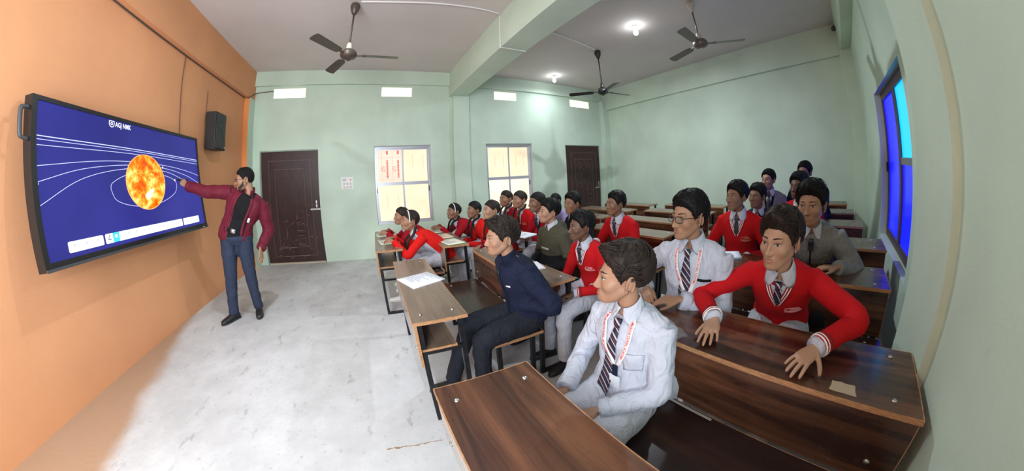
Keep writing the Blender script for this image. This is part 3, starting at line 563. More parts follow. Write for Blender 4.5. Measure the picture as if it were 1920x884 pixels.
class Chest:
    """maps (u towards the wearer's left, v down from the neck) onto the front of a garment"""
    def __init__(s, curve, rings, N, f, scale, tv, tf, full):
        s.c = curve; s.s = scale; s.f = f
        seg = np.linalg.norm(np.diff(curve, axis=0), axis=1); s.d = np.concatenate([[0], np.cumsum(seg[::-1])]); s.cr = curve[::-1]
        s.rg = rings[::-1]; s.b0 = BVHTree.FromPolygons([tuple(p) for p in tv], tf); s.b1 = BVHTree.FromPolygons([tuple(p) for p in full[0]], full[1])
    def frame(s, v):
        v = v*s.s; k = min(int(np.searchsorted(s.d, v, side='right')-1), len(s.cr)-2); k = max(k, 0); a = np.clip((v-s.d[k])/(s.d[k+1]-s.d[k]), 0, 1)
        q = s.cr[k]*(1-a) + s.cr[k+1]*a; return q, s.rg[k][1], -s.rg[k][2]*np.sign(np.dot(s.rg[k][2], -s.f)) if True else None
    def at(s, u, v, off):
        q, l, w = s.frame(v); l = l if np.dot(np.cross(V(0,0,1), s.f), l) > 0 else -l; w = nrm(w) if np.dot(w, s.f) > 0 else -nrm(w)
        o = q + l*u*s.s + w*.30; a = s.b0.ray_cast(Vector(o), Vector(-w), .6)
        p = None
        if a[0] is not None:
            p = np.array(a[0]); o2 = p + w*.05; b = s.b1.ray_cast(Vector(o2), Vector(-w), .09)
            if b[0] is not None: p = np.array(b[0])
        else:
            b = s.b1.find_nearest(Vector(q + l*u*s.s + w*.05*s.s)); p = np.array(b[0])
        return p + w*off
    def strip(s, path, width, off=.004, n=14, across=3):
        """ribbon along (u,v) points"""
        P = smooth_path([(a, b, 0) for a, b in path], n)[:, :2]; T = np.gradient(P, axis=0); T /= np.linalg.norm(T, axis=1)[:, None]+1e-9; Nn = np.stack([-T[:, 1], T[:, 0]], 1)
        w = np.interp(np.linspace(0, 1, n), np.linspace(0, 1, len(np.atleast_1d(width))), np.atleast_1d(width)) if np.ndim(width) else np.full(n, width)
        top = []; bot = []
        for k in range(n):
            for j in range(across):
                e = (j/(across-1)-.5)*w[k]; u, v = P[k]+Nn[k]*e; top.append(s.at(u, v, off)); bot.append(s.at(u, v, off-.004))
        return sheet(top, bot, n, across)
    def patch(s, corners, off=.003, n=7, m=7):
        """bilinear patch of four (u,v) corners"""
        a, b, c, d = (np.array(q, float) for q in corners); top = []; bot = []
        for i in range(n):
            for j in range(m):
                x, y = i/(n-1), j/(m-1); q = (a*(1-y)+b*y)*(1-x) + (d*(1-y)+c*y)*x; top.append(s.at(q[0], q[1], off)); bot.append(s.at(q[0], q[1], off-.005))
        return sheet(top, bot, n, m)
    def text(s, string, path, size, off, m_, name, parent, root):
        """flat lettering that follows a (u,v) path"""
        v, f = text_mesh(string, size); P = np.array(smooth_path([(a, b, 0) for a, b in path], 60))[:, :2]; d = np.concatenate([[0], np.cumsum(np.linalg.norm(np.diff(P, axis=0), axis=1))])
        out = []
        for x, y, _ in v:
            k = min(max(int(np.searchsorted(d, x)-1), 0), len(P)-2); t = (P[k+1]-P[k])/(np.linalg.norm(P[k+1]-P[k])+1e-9); q = P[k] + t*(x-d[k]) + V(t[1], -t[0])*(y-size*.36)
            out.append(s.at(q[0], q[1], off))
        return add(name, me_from(name, np.array(out)-root, f, False), m_, parent)
def sheet(top, bot, n, m):
    v = np.array(list(top)+list(bot)); K = n*m; f = []
    for i in range(n-1):
        for j in range(m-1):
            a, b, c, d = i*m+j, i*m+j+1, (i+1)*m+j+1, (i+1)*m+j; f.append((a, b, c, d)); f.append((K+d, K+c, K+b, K+a))
    e = [i*m for i in range(n)] + [(n-1)*m+j for j in range(1, m)] + [i*m+m-1 for i in range(n-2, -1, -1)] + [j for j in range(m-2, 0, -1)]
    for k in range(len(e)): a, b = e[k], e[(k+1) % len(e)]; f.append((a, b, K+b, K+a))
    return v, f
def text_mesh(string, size):
    cu = bpy.data.curves.new('t', 'FONT'); cu.body = string; cu.size = size; cu.resolution_u = 2; cu.offset = size*.012
    o = bpy.data.objects.new('t', cu); col.objects.link(o); dg = C.evaluated_depsgraph_get(); me = bpy.data.meshes.new_from_object(o.evaluated_get(dg), depsgraph=dg)
    v, f = vf(me); v = v.copy(); bpy.data.objects.remove(o); bpy.data.curves.remove(cu); bpy.data.meshes.remove(me); return v, f
def collar_geo(N, f, up, s, r=.056, spread=.022, point=.027, back=.040, stand=False, wide=1.0, gap=5):
    """folded shirt collar (or a standing band) round the neck"""
    up = nrm(up); f = nrm(f-up*(f @ up)); l = np.cross(up, f); top = []; bot = []; n = 37; rows = 5
    for i in range(n):
        e = min(i, n-1-i)/(n-1)
        for j in range(rows):
            t = j/(rows-1); g_ = gap + (0 if stand else 24*t); a = math.radians(g_ + (360-2*g_)*i/(n-1)); fr = max(0, math.cos(a))
            if stand: rr = r*(1+.10*t*0) + .004; h = -.020+.058*t - fr*.012; dip = 0
            else:
                pt = point*math.exp(-((e-.055)/.075)**2); rr = r + .004 + spread*t**.9*(.65+.35*fr) + .010*t*fr + .012*t*math.exp(-((e-.06)/.08)**2); h = back*(1-.40*fr) - t*(.048+pt) ; dip = 0
            d = f*math.cos(a)*1.04 + l*math.sin(a)*wide; top.append(N + (d*rr + up*h)*s); bot.append(N + (d*(rr-.0045) + up*(h-.001))*s)
    return sheet(top, bot, n, rows)
def build_person(c):
    s = c.get('s', 1.0); hs = c.get('hs', s); kind = c['kind']; h = HEADS[kind]; lod = c.get('lod', 1); rng = np.random.default_rng(c['seed'])
    f = nrm(V(*c['face'], 0)); l = np.cross(V(0,0,1), f); H = V(*c['head']); seat = c.get('seat', .45); stand = c.get('stand', False)
    look = V(*c['look'])-H; yaw = math.atan2(-look[0], look[1]); pitch = math.atan2(look[2], np.hypot(look[0], look[1]))*.7 + c.get('pitch', 0); R_ = rotm(yaw, pitch, c.get('tilt', 0))
    up0 = nrm(V(0,0,1) - f*c.get('lean', .12)*-.0)
    N = H + R_ @ (V(0,-.046,-.127)*hs); N = N - V(0,0,.004)
    if stand: P = V(*c['pelvis'])
    else:
        Pz = seat + .105*s; dz = N[2]-Pz; T = .475*s; back = math.sqrt(max(T*T-dz*dz, .0004)); back = min(back, c.get('maxback', .35)); P = V(N[0], N[1], Pz) - f*back + l*c.get('shift', 0)
    root = V(P[0], P[1], 0 if stand else seat)
    rel = lambda me: me
    # --- head, neck and trunk of the body
    hv, hf = head_mesh(kind, lod); hv = (R_ @ (hv*hs).T).T + H
    g = Geo(); g.put(hv, hf)
    rg, cv = torso_rings(P, N, f, s, -.012, kind); core = [loft(rg, 18)]
    up = nrm(cv[-1]-cv[-5]); sh = {}
    for k, sg in (('L', 1), ('R', -1)):
        u = nrm(l - up*(l @ up)); S = N - up*.086*s + u*sg*(.150 if kind != 'man' else .178)*s - f*.005*s; sh[k] = S
    arms = {}; la, lf = .285*s*c.get('arm', 1), .245*s*c.get('arm', 1)
    for k, sg in (('L', 1), ('R', -1)):
        a = c['arms'][k]; W_ = V(*a['at']); pole = V(*a['pole']) if 'pole' in a else (l*sg*.55 - V(0,0,1)*.6 - f*.35); E_, W2 = ik(sh[k], W_, la, lf, pole); arms[k] = (sh[k], E_, W2)
        core.append(tube(smooth_path([sh[k], E_, W2], 14), np.interp(np.linspace(0, 1, 14), (0, .5, 1), (.040*s, .033*s, .023*s)), 10))
        core.append(tube([N - up*.045*s, sh[k]], .040*s, 10))
    # legs
    legs = {}
    for k, sg in (('L', 1), ('R', -1)):
        hip = P + l*sg*.082*s + f*.02*s - V(0,0,1)*.015*s
        if stand: kn = V(*c['knee'][k]); an = V(*c['ankle'][k])
        else:
            q = c.get('legs', {}).get(k, {}); kn = hip + f*q.get('kf', .40)*s + l*sg*q.get('ks', .03)*s; kn[2] = q.get('kz', seat+.055*s); an = V(kn[0], kn[1], .085*s) + f*q.get('af', .0) + l*sg*q.get('as', 0)
        legs[k] = (hip, kn, an); core.append(tube(leg_path(hip, kn, an, f, s, stand), np.interp(np.linspace(0, 1, 26), (0, .45, .6, 1), (.066*s, .040*s, .038*s, .030*s)), 10))
    cm = fuse(core, .018, 2); g.put(*vf(cm)); bpy.data.meshes.remove(cm)
    for k, sg in (('L', 1), ('R', -1)):
        a = c['arms'][k]; S, E_, W2 = arms[k]; fd = nrm(W2-E_); d = V(*a['dir']) if 'dir' in a else fd; nz = V(*a['nz']) if 'nz' in a else V(0,0,1)
        d = nrm(nrm(d)*.8 + fd*.2) if 'dir' in a else d
        hp = hand_parts(W2 + fd*.012*s, d, nz, sg, s*c.get('hand', .98), a.get('curl', (.22, .3, .2)), a.get('splay', .08), a.get('thumb', .6), a.get('tcurl', .3))
        hm = fuse(hp, (.0034, .0046, .0065)[lod]*s, 2); g.put(*vf(hm)); bpy.data.meshes.remove(hm)
    body = add('person', g.mesh('person', True, root), skin(c['skin']), None, root); tag(body, c['label'], 'person', c.get('group', 'students at the desks' if not stand else None))
    ch = lambda name, vfp, m, par=body, sm=True: add(name, me_from(name, np.asarray(vfp[0])-root, vfp[1], sm), m, par)
    HT = lambda v: (R_ @ (np.asarray(v, float)*hs).T).T + H
    # --- face
    gz = c.get('gaze', 0.0)
    for sg in (-1, 1):
        n, m = 9, 5; top = []; w_, hh = .0142, .0062*c.get('eye', 1)
        for i in range(n):
            x = -1+2*i/(n-1); hgt = (1-abs(x)**2.2)**.8
            for j in range(m):
                y = -1+2*j/(m-1); top.append((sg*.0315 + x*w_, 0, .0005 + y*hgt*hh*(1.0 if y > 0 else .75) + .0015*x*sg))
        pts = head_point([(a, b) for a, _, b in top], h); base = pts[:, 1].copy(); bul = np.array([(1-abs(-1+2*(i//m)/(n-1))**2)*.0035 for i in range(n*m)]); mid = base.reshape(n, m).mean(1).repeat(m)
        pts[:, 1] = np.maximum(base, mid) + .0004 + bul; bt = pts - V(0,.006,0)
        eye = ch('eye', (lambda a: (HT(a[0]), a[1]))(sheet(pts, bt, n, m)), M_EYE)
        ic = pts[(n//2)*m + m//2] + V(gz*.0045, .0006, .0004); gi = Geo(); k_ = 14
        gi.put([ic+V(0,.0010,0)] + [ic + V(.0056*math.cos(t*2*math.pi/k_), -.0002, max(min(.0056*math.sin(t*2*math.pi/k_), hh*.92), -hh*.72)) for t in range(k_)] + [ic+V(0,-.004,0)], [(0, 1+(t+1) % k_, 1+t) for t in range(k_)] + [(k_+1, 1+t, 1+(t+1) % k_) for t in range(k_)])
        ch('iris', (HT(gi.verts()), gi.f), M_IRIS, eye)
        lid = pts.reshape(n, m, 3)[:, -1] + V(0,.0012,.0006); ch('upper_lid', (lambda a: (HT(a[0]), a[1]))(tube(lid, np.interp(np.linspace(0, 1, n), (0, .5, 1), (.0008, .0018, .0008)), 5)), M_LASH, body)
        bx = np.linspace(.0125, .0485, 9); bz = .0232 + .0040*np.sin((bx-.0125)/.036*2.3) + c.get('brow', 0); bp = head_point([(sg*x, z) for x, z in zip(bx, bz)], h) + V(0,.0010,0)
        tv, tf = tube(bp, np.array([.0030,.0046,.0048,.0046,.0043,.0038,.0032,.0024,.0009])*h['br'], 6, flat=.5); ch('eyebrow', (HT(tv), tf), M_BROW, body)
    lx = np.linspace(-.0215, .0215, 11); gl = Geo()
    for z0, amp, rr in ((-.0625, .0022, .0034), (-.0695, -.0030, .0042)):
        lz = z0 + amp*np.cos(lx/.0215*math.pi/2)*(1 if z0 < -.065 else (1-.5*np.exp(-(lx/.004)**2))); lz = lz*(1-.0) + (np.abs(lx)/.0215)**2*(-.0655-z0)*.8
        lp = head_point(list(zip(lx, lz)), h) - V(0,.0012,0); gl.tube(lp, rr*np.sqrt(np.clip(1-(lx/.0228)**2, .02, 1)), 8)
    ch('lips', (HT(gl.verts()), gl.f), lips(c['skin']))
    # --- hair
    hk = dict(c.get('hair', {})); hst = 'girl' if kind == 'girl' else ('man' if kind == 'man' else 'boy'); hm_ = c.get('hairmat', M_HAIR)
    nl = (300, 150, 70)[lod] if kind != 'girl' else 0
    hr = make_hair(kind, hst, rng, locks=nl, **{k: v for k, v in hk.items() if k in ('top', 'side', 'front', 'lift', 'sweep', 'rough')}); hair = ch('hair', (HT(hr[0]), hr[1]), hm_)
    if kind == 'girl': girl_hair(c, HT, ch, s, hs, N, f, l, rng, body, hm_)
    if c.get('beard'): beard(HT, ch, h, M_BEARD)
    if c.get('glasses'): glasses(HT, ch, h, c['glasses'], body)
    # --- garments
    if stand: rest = {k: legs[k] for k in legs}
    dress(c, s, kind, lod, P, N, up, f, l, sh, arms, legs, root, body, ch, rng)
    return body
_lip = {}
def lips(rgb):
    if rgb not in _lip: _lip[rgb] = mat('lips', (rgb[0]*.80, rgb[1]*.52, rgb[2]*.58), .42, .4)
    return _lip[rgb]
def beard(HT, ch, h, m):
    az = np.radians(np.linspace(-82, 82, 40)); g = []; n = 12
    for a in az:
        d = math.degrees(abs(a)); hi = np.interp(d, (0, 14, 22, 40, 60, 82), (-50, -50, -37, -34, -24, 0)); lo = np.interp(d, (0, 40, 82), (-64, -58, -44))
        for k in range(n): e = math.radians(lo + (hi-lo)*k/(n-1)); g.append((a, e, k/(n-1)))
    g = np.array(g); D = dirs_ae(g[:, 0], g[:, 1]); t = .0026*np.minimum(1, np.minimum(g[:, 2], 1-g[:, 2])*5)-.001; r = head_rt(D, h)+t; top = ORG+D*r[:, None]; bot = ORG+D*(r-.006)[:, None]
    v, f = sheet(top, bot, 40, n); ch('beard', (HT(v), f), m)
    x = np.linspace(-.027, .027, 13); z = -.0505 - .007*(np.abs(x)/.027)**2; p = head_point(list(zip(x, z)), h); v, f = tube(p, np.interp(np.abs(x), (0, .004, .02, .027), (.0028, .0042, .0036, .002)), 6); ch('moustache', (HT(v), f), m)
def glasses(HT, ch, h, m, body):
    g = Geo(); gl = Geo(); yf = head_point([(0, .004)], h)[0, 1] + .005
    for sg in (-1, 1):
        a = np.arange(21)*2*math.pi/20; cx = .0245*np.sign(np.cos(a))*np.abs(np.cos(a))**.6; cz = .0165*np.sign(np.sin(a))*np.abs(np.sin(a))**.65
        p = np.stack([sg*.0325+cx, yf + .004 - np.abs(sg*.0325+cx)*.14, -.002+cz], 1); g.tube(p, .0019, 6)
        g.tube([(sg*.057, yf-.003, .004), (sg*.066, yf-.03, .004), (sg*.079, -.012, .002), (sg*.080, -.024, -.004)], .0019, 6)
        gl.put(*sheet([V(sg*.0325, yf+.004-abs(sg*.0325)*.14, -.002)+V(x, -sg*x*.14, z) for x in (-.022, .022) for z in (-.0145, .0145)], [V(sg*.0325, yf+.003-abs(sg*.0325)*.14, -.002)+V(x, -sg*x*.14, z) for x in (-.022, .022) for z in (-.0145, .0145)], 2, 2))
    g.tube([(-.009, yf+.003, .004), (0, yf+.005, .006), (.009, yf+.003, .004)], .0018, 6)
    o = ch('glasses', (HT(g.verts()), g.f), m); ch('lens', (HT(gl.verts()), gl.f), M_LENS, o, False)
def girl_hair(c, HT, ch, s, hs, N, f, l, rng, body, hm):
    n = c.get('braids', 'long')
    if n in ('bun', 'none'):
        g = Geo(); g.ball((0, -.105, -.02), (.03, .024, .034), 14, 10); ch('hair_bun', (HT(g.verts()), g.f), hm)
    else:
        for sg in (-1, 1):
            k = -sg; u = l*k                                  # head x to the right, body l to the left
            st = HT([(sg*.066, -.055, -.055)])[0]; sh_ = N + u*.075*s - V(0,0,1)*.012*s + f*.03*s
            if n == 'long': pts = [st, st*.5 + sh_*.5 + u*.012*s, sh_ + f*.05*s, N + u*.085*s + f*.118*s - V(0,0,1)*.13*s, N + u*.08*s + f*.125*s - V(0,0,1)*.235*s]
            else: pts = [st, sh_ - f*.01*s, N + u*.10*s + f*.105*s - V(0,0,1)*.10*s, N + u*.10*s + f*.115*s - V(0,0,1)*.17*s]
            P = smooth_path(pts, 46); t = np.linspace(0, 1, 46); r = (.0155-.004*t)*(1+.17*np.abs(np.sin(t*math.pi*11)))*s
            v, ff = tube(P, r, 9); b = ch('braid', (v, ff), hm)
            g = Geo(); g.ball(P[-1], .019*s, 10, 7)
            for q in range(5): a = q*1.257; g.ball(P[-1] + (u*math.cos(a)+V(0,0,1)*math.sin(a))*.016*s + f*.006*s, (.011*s, .011*s, .011*s), 8, 6)
            ch('ribbon', (g.verts(), g.f), M_RIBBON, b)
    if c.get('band'):
        h = HEADS['girl']; a = np.radians(np.linspace(-92, 92, 34)); D = np.stack([np.sin(a), np.full(34, .16), np.cos(a)*.95], 1); D /= np.linalg.norm(D, axis=1)[:, None]; p = ORG + D*(head_rt(D, h)+c.get('hair', {}).get('top', .013)+.002)[:, None]
        v, ff = tube(p, .006, 6, flat=.45); ch('hairband', (HT(v), ff), c['band'])
def leg_path(hip, kn, an, f, s, stand):
    if stand: return smooth_path([hip + V(0,0,.03*s), hip*.5+kn*.5, kn, kn*.45+an*.55, an - V(0,0,.015)], 26)
    return smooth_path([hip - f*.03*s, hip*.5+kn*.5 + V(0,0,.012*s), kn - f*.025*s + V(0,0,.004), kn + f*.004*s - V(0,0,.055*s), kn*.5+an*.5, an], 26)
def dress(c, s, kind, lod, P, N, up, f, l, sh, arms, legs, root, body, ch, rng):
    o = c['wear']; vx = (.009, .011, .014)[lod]; ty = o['top']; girth = o.get('girth', .012)
    # trousers
    parts = []; stand = c.get('stand', False); lw = o.get('legw', 1.0)
    for k in ('L', 'R'):
        hip, kn, an = legs[k]
        pth = leg_path(hip, kn, an, f, s, stand)
        if stand: rr = np.interp(np.linspace(0, 1, 26), (0, .2, .5, .8, 1), (.094*s, .086*s, .066*s, .058*s, .056*s))
        else: rr = np.interp(np.linspace(0, 1, 26), (0, .25, .5, .62, .8, 1), (.098*s, .086*s, .070*s, .064*s, .060*s, .058*s))*lw
        parts.append(tube(pth, rr, 14))
    rg, cv = torso_rings(P, N, f, s, .006, kind); parts.append(loft(rg[:9], 18))
    if not stand: parts.append((Geo().ball(P - V(0,0,.03*s) - f*.02*s, (.135*s, .135*s, .085*s), 16, 10).verts(), Geo().ball(P, (.1,.1,.1), 16, 10).f))
    tm = fuse(parts, .013, 5, .016, .075, 'trousers', root, .5); tro = add('trousers', tm, o['legs'], body)
    for k, sg in (('L', 1), ('R', -1)):                        # shoes
        an = legs[k][2]; td = V(*c['toe'][k], 0) if 'toe' in c else (f*.97 + l*sg*.2); td = nrm(td); q = V(an[0], an[1], 0); w = np.cross(V(0,0,1), td); rg2 = []
        for t, hw, hh in ((-.065, .020, .030), (-.055, .032, .060), (-.02, .034, .078), (.03, .036, .070), (.08, .041, .050), (.13, .040, .040), (.165, .030, .032), (.178, .015, .020)): rg2.append((q + td*t*s + V(0,0,(.014+hh/2)*s), w, V(0,0,1), hw*s, hh/2*s))
        sh_ = ch('shoe', loft(rg2, 16, 2.5), o.get('shoes', M_SHOE)); g = Geo(); rg3 = [(q + td*t*s + V(0,0,.009*s), w, V(0,0,1), hw*s, .009*s) for t, hw in ((-.068, .018), (-.055, .034), (.0, .036), (.08, .044), (.14, .040), (.172, .028), (.184, .012))]; ch('sole', loft(rg3, 16, 2.6), o.get('soles', M_SOLE), sh_)
    # upper garment
    rg, cv = torso_rings(P, N, f, s, girth, kind); k0 = o.get('hem', 2); tor = loft(rg[k0:-1] if ty != 'hoodie' else rg[k0:], 28, 2.25); parts = [tor]; r = np.array(o.get('sleeve', (.055, .062, .055, .050, .044, .040)))*s
    for k in ('L', 'R'):
        S, E_, W_ = arms[k]; parts.append(sleeve(S, E_, W_ - nrm(W_-E_)*o.get('short', .004), r)); parts.append(tube(smooth_path([N - up*.040*s, (N+S)/2 - up*.004*s, S], 8), np.interp(np.linspace(0, 1, 8), (0, 1), (.046*s, .048*s)), 12))
    if ty == 'hoodie' or o.get('hood'):
        a = np.radians(np.linspace(40, 320, 20)); parts.append(tube([N + (f*math.cos(t)*.062 + l*math.sin(t)*.082)*s - up*(.012+.018*math.cos(t))*s - f*.012*s for t in a], np.interp(np.linspace(0, 1, 20), (0, .5, 1), (.022, .038, .022))*s, 10))
        parts.append((Geo().ball(N - f*.095*s - up*.055*s, (.06*s, .06*s, .07*s), 12, 8).verts(), Geo().ball(N, 1, 12, 8).f))
    name = {'sweater': 'sweater', 'shirt': 'shirt', 'jacket': 'jacket', 'hoodie': 'hooded_top', 'blazer': 'blazer', 'cardigan': 'cardigan'}[ty]
    tm = fuse(parts, vx, 5, o.get('fold', .014), o.get('fsize', .055), name, root, .5)
    v, ff = vf(tm); wv = v + root; top = add(name, tm, o['mat'], body)
    ck = Chest(cv, rg, N, f, s, tor[0], tor[1], (wv, ff)); decor(c, o, s, ck, N, up, f, l, arms, root, body, top, ch)
    def cut(co, no):
        bm = bmesh.new(); bm.from_mesh(tm); bmesh.ops.bisect_plane(bm, geom=bm.verts[:]+bm.edges[:]+bm.faces[:], dist=1e-5, plane_co=Vector(co-root), plane_no=Vector(no)); bm.to_mesh(tm); bm.free(); tm.polygons.foreach_set('use_smooth', [True]*len(tm.polygons))
    if 'below' in o:                                          # darker lower half of a two-colour top
        vb, mb = o['below']; tm.materials.append(mb); cut(N-up*vb*s, up)
        for p in tm.polygons: p.material_index = 1 if (N-root-np.array(p.center)) @ up > vb*s else 0
    if 'split' in o:                                          # open cardigan: the front shows the tunic below
        tm.materials.append(o['split']); tm.materials.append(o['legs']); ax_ = nrm(N-P); fp = nrm(f-ax_*(f @ ax_)); cut(P+fp*o.get('split_f', 0)*s, fp)
        lp = nrm(l-ax_*(l @ ax_))
        if 'split_w' in o: cut(P+lp*o['split_w']*s, lp); cut(P-lp*o['split_w']*s, lp)
        if 'split_z' in o: cut(V(0, 0, o['split_z']), V(0, 0, 1))
        for p in tm.polygons:
            q = np.array(p.center) + root; ax_ = nrm(N-P); rel_ = q-P - ax_*((q-P) @ ax_)
            if abs(rel_ @ lp) < o.get('split_w', .17)*s and (rel_ @ fp) > o.get('split_f', .0)*s and min(np.linalg.norm(q-(arms[k][0]*(1-t)+arms[k][1]*t)) for k in arms for t in (.3, .5, .7, .9)) > .075*s and min(np.linalg.norm(q-(arms[k][1]*(1-t)+arms[k][2]*t)) for k in arms for t in (0, .25, .5, .75, 1)) > .07*s: p.material_index = 1 if q[2] > o.get('split_z', -9) else 2
def cuff(W_, E_, s, r, L, m, ch, par, name='cuff', off=0.0):
    d = nrm(W_-E_); a = W_ - d*(L/2+off)*1; g = tube([a - d*L/2, a - d*L*.25, a + d*L*.25, a + d*L/2], [r*.96, r, r, r*.94], 16); return ch(name, g, m, par)
def decor(c, o, s, ck, N, up, f, l, arms, root, body, top, ch):
    ty = o['top']; upc = nrm(up*.6 + V(0,0,1)*.4 + f*.10)
    if o.get('collar', True):
        cn = c.get('neckc', 0); ch('collar', collar_geo(N + f*.004*s, f, upc, s, r=HEADS[c['kind']]['nk']*1.12, stand=o.get('stand', False), gap=o.get('gap', 5)), o.get('collarmat', M_SHIRT))
    if o.get('vneck'):
        d = o.get('vdepth', .150); a = o.get('vwide', .062)
        ch('shirt_front', ck.patch(((-a*.9, .012), (a*.9, .012), (.001, d), (-.001, d)), .0035, 7, 7), M_SHIRT)
        for i, (m, w, off) in enumerate(((o['band'][0], .030, .006), (o['band'][1], .0055, .0078), (o['band'][1], .0055, .0078))):
            sh_ = (0, .007, -.007)[i]
            for sg in (-1, 1): ch('neck_band' if i == 0 else 'neck_stripe', ck.strip([(sg*(a+sh_), .004), (sg*(a*.78+sh_), d*.32), (sg*(a*.40+sh_), d*.70), (sg*sh_ if i else 0, d+(sh_*1.6 if i else .004))], w, off, 12), m, top)
    for k in ('L', 'R'):
        S, E_, W_ = arms[k]; rr = o.get('sleeve', (.055, .062, .055, .050, .044, .040))[-1]*s
        if o.get('cuffs') and c.get('lod', 1) < 2:
            cuff(W_, E_, s, rr*.98, .022*s, M_SHIRT, ch, body, 'shirt_cuff', -.012*s)
            if 'band' in o and o.get('bandcuff', True):
                cuff(W_, E_, s, rr*1.08, .040*s, o['band'][0], ch, top, 'cuff', .010*s)
                for q in (.010, .022): cuff(W_, E_, s, rr*1.13, .005*s, o['band'][1], ch, top, 'cuff_stripe', q*s)
        elif ty == 'shirt': cuff(W_, E_, s, rr*1.06, .048*s, o['mat'], ch, top, 'cuff', .0)
        else: cuff(W_, E_, s, rr*1.04, .04*s, o['mat'], ch, top, 'cuff', .0)
    if o.get('tie'):
        L = o['tie']; x = o.get('tiex', 0.0); kt = ck.at(0, .030, .016); d = nrm(ck.at(0, .075, .012)-kt); g = Geo(); w = l - d*(l @ d)
        g.put(*loft([(kt - d*.020*s, w, np.cross(d, w), .019*s, .010*s), (kt - d*.004*s, w, np.cross(d, w), .017*s, .011*s), (kt + d*.018*s, w, np.cross(d, w), .010*s, .008*s)], 12, 3))
        t = ch('tie', ck.strip([(0, .045), (x*.3, L*.4), (x, L)], [.024, .052 if L > .2 else .036, .074 if L > .2 else .038], .010, 22), o.get('tiemat', M_TIE)); ch('tie_knot', (g.verts(), g.f), o.get('tiemat', M_TIE), t)
    if o.get('placket'): ch('placket', ck.strip([(0, .04), (0, .2), (0, .40)], .026, .0055, 20), o['mat'], top)
    if o.get('pocket'): ch('pocket', ck.patch(((.045, .165), (.125, .165), (.118, .265), (.050, .265)), .006), o['mat'], top)
    if o.get('zip'): ch('zip', ck.strip([(0, .02), (0, .2), (0, .40)], .010, .0065, 24), o['zip'], top)
    if o.get('pull'):
        p = ck.at(0, .045, .012); g = Geo(); g.obox(p - V(0,0,.014), l*.003, f*.002, V(0,0,.014)); ch('zip_pull', (g.verts(), g.f), M_CHROME, top, False)
    if o.get('crest'):
        u, v_, m = o['crest']; g = Geo(); e = [(u + .034*math.cos(t), v_ + .017*math.sin(t)) for t in np.linspace(.4, 2*math.pi-.1, 12)]
        a = ck.strip(e, .005, .005, 26, 2); g.put(*a); g.put(*ck.strip([(u-.012, v_+.004), (u+.010, v_-.003), (u+.040, v_+.012)], .006, .005, 10, 2)); g.put(*ck.strip([(u-.034, v_+.018), (u, v_+.026), (u+.046, v_+.024)], .008, .005, 10, 2)); ch('crest', (g.verts(), g.f), m, top)
    if o.get('badge'):
        u, v_, w, h_, m = o['badge']; ch('badge', ck.patch(((u-w/2, v_-h_/2), (u+w/2, v_-h_/2), (u+w/2, v_+h_/2), (u-w/2, v_+h_/2)), .0075, 4, 4), m, top)
    if o.get('lanyard'):
        q = o['lanyard']; E1 = q.get('end', (.0, .30)); m = M_LANY
        for sg in (-1, 1):
            path = [(sg*.058, -.002), (sg*.064, .05), (sg*.048*(1) + E1[0]*.4, .15), (E1[0]+sg*.010, E1[1])]; la = ch('lanyard', ck.strip(path, .020, .0125, 26), m)
            if q.get('text'): ck.text('INTERNATIONAL ACADEMY', [(a, b) for a, b in (path if True else path)][0:4], .0155, .0150, M_LTXT, 'lettering', la, root)
        g = Geo(); p = ck.at(E1[0], E1[1]+.03, .016); dn = nrm(ck.at(E1[0], E1[1]+.07, .016)-p); w = nrm(l - dn*(l @ dn)); nn = np.cross(w, dn)
        g.obox(p, w*.012*s, nn*.003, dn*.03*s); cl = ch('lanyard_clip', (g.verts(), g.f), M_NAVY, body, False)
        if q.get('card'): g = Geo(); g.obox(p + dn*.075*s, w*.027*s, nn*.0015, dn*.043*s); ch('identity_card', (g.verts(), g.f), M_CARD, body, False)
    if o.get('nameplate'): ch('name_badge', ck.patch(((.045, .158), (.128, .170), (.128, .184), (.045, .172)), .010, 3, 6), M_BLACK, top)
    if o.get('edges'):
        for sg in (-1, 1): ch('jacket_edge', ck.strip([(sg*o['edges']*.75, .012), (sg*o['edges'], .10), (sg*o['edges'], .30), (sg*o['edges']*1.05, .46)], .026, .007, 26), o['mat'], top)
    if o.get('belt'):
        v_ = o['belt']; be = ch('belt', ck.strip([(-.105, v_), (-.05, v_+.004), (0, v_+.005), (.05, v_+.004), (.105, v_)], .034, .004, 20), M_BLACK, body); ch('buckle', ck.patch(((-.03, v_-.018), (.022, v_-.018), (.022, v_+.024), (-.03, v_+.024)), .010, 3, 3), M_CHROME, be)
# ================================================================ screen, speaker, fans, lamps, cables
PLAST = mat('black_plastic', (.012, .012, .014), .35, .5); GREYP = mat('dark_grey_plastic', (.060, .060, .064), .5, .4); WHITEP = mat('white_plastic', (.78, .78, .76), .4, .4)
TVA, TVB = .112, .11                                                   # the panel leans: x = TVA + (2.12 - z)*TVB
def tvx(z): return TVA + (2.12-z)*TVB
tn = nrm(V(1, 0, TVB)); tu = V(0, 1, 0); tw = nrm(V(-TVB, 0, 1))
def tvp(y, z, off=0.0): return V(tvx(z), y, z) + tn*off
Y0, Y1, Z0, Z1 = -4.025, -1.912, 1.005, 2.080
tv = empty('interactive_display', (.10, (Y0+Y1)/2, Z0)); tag(tv, 'large black-framed touch screen showing the sun on blue, on the orange wall', 'display')
off = np.array(tv.location)
g = Geo(); m_ = .028
def slab(y0, y1, z0, z1, o0, o1):
    c = (tvp(y0, z0, (o0+o1)/2)+tvp(y1, z1, (o0+o1)/2))/2; g.obox(c, tn*abs(o1-o0)/2, tu*(y1-y0)/2, (tvp(0, z1)-tvp(0, z0))/2)
slab(Y0, Y1, Z0, Z1, -.07, -.012); g.obj('housing', PLAST, tv, off=off); g = Geo()
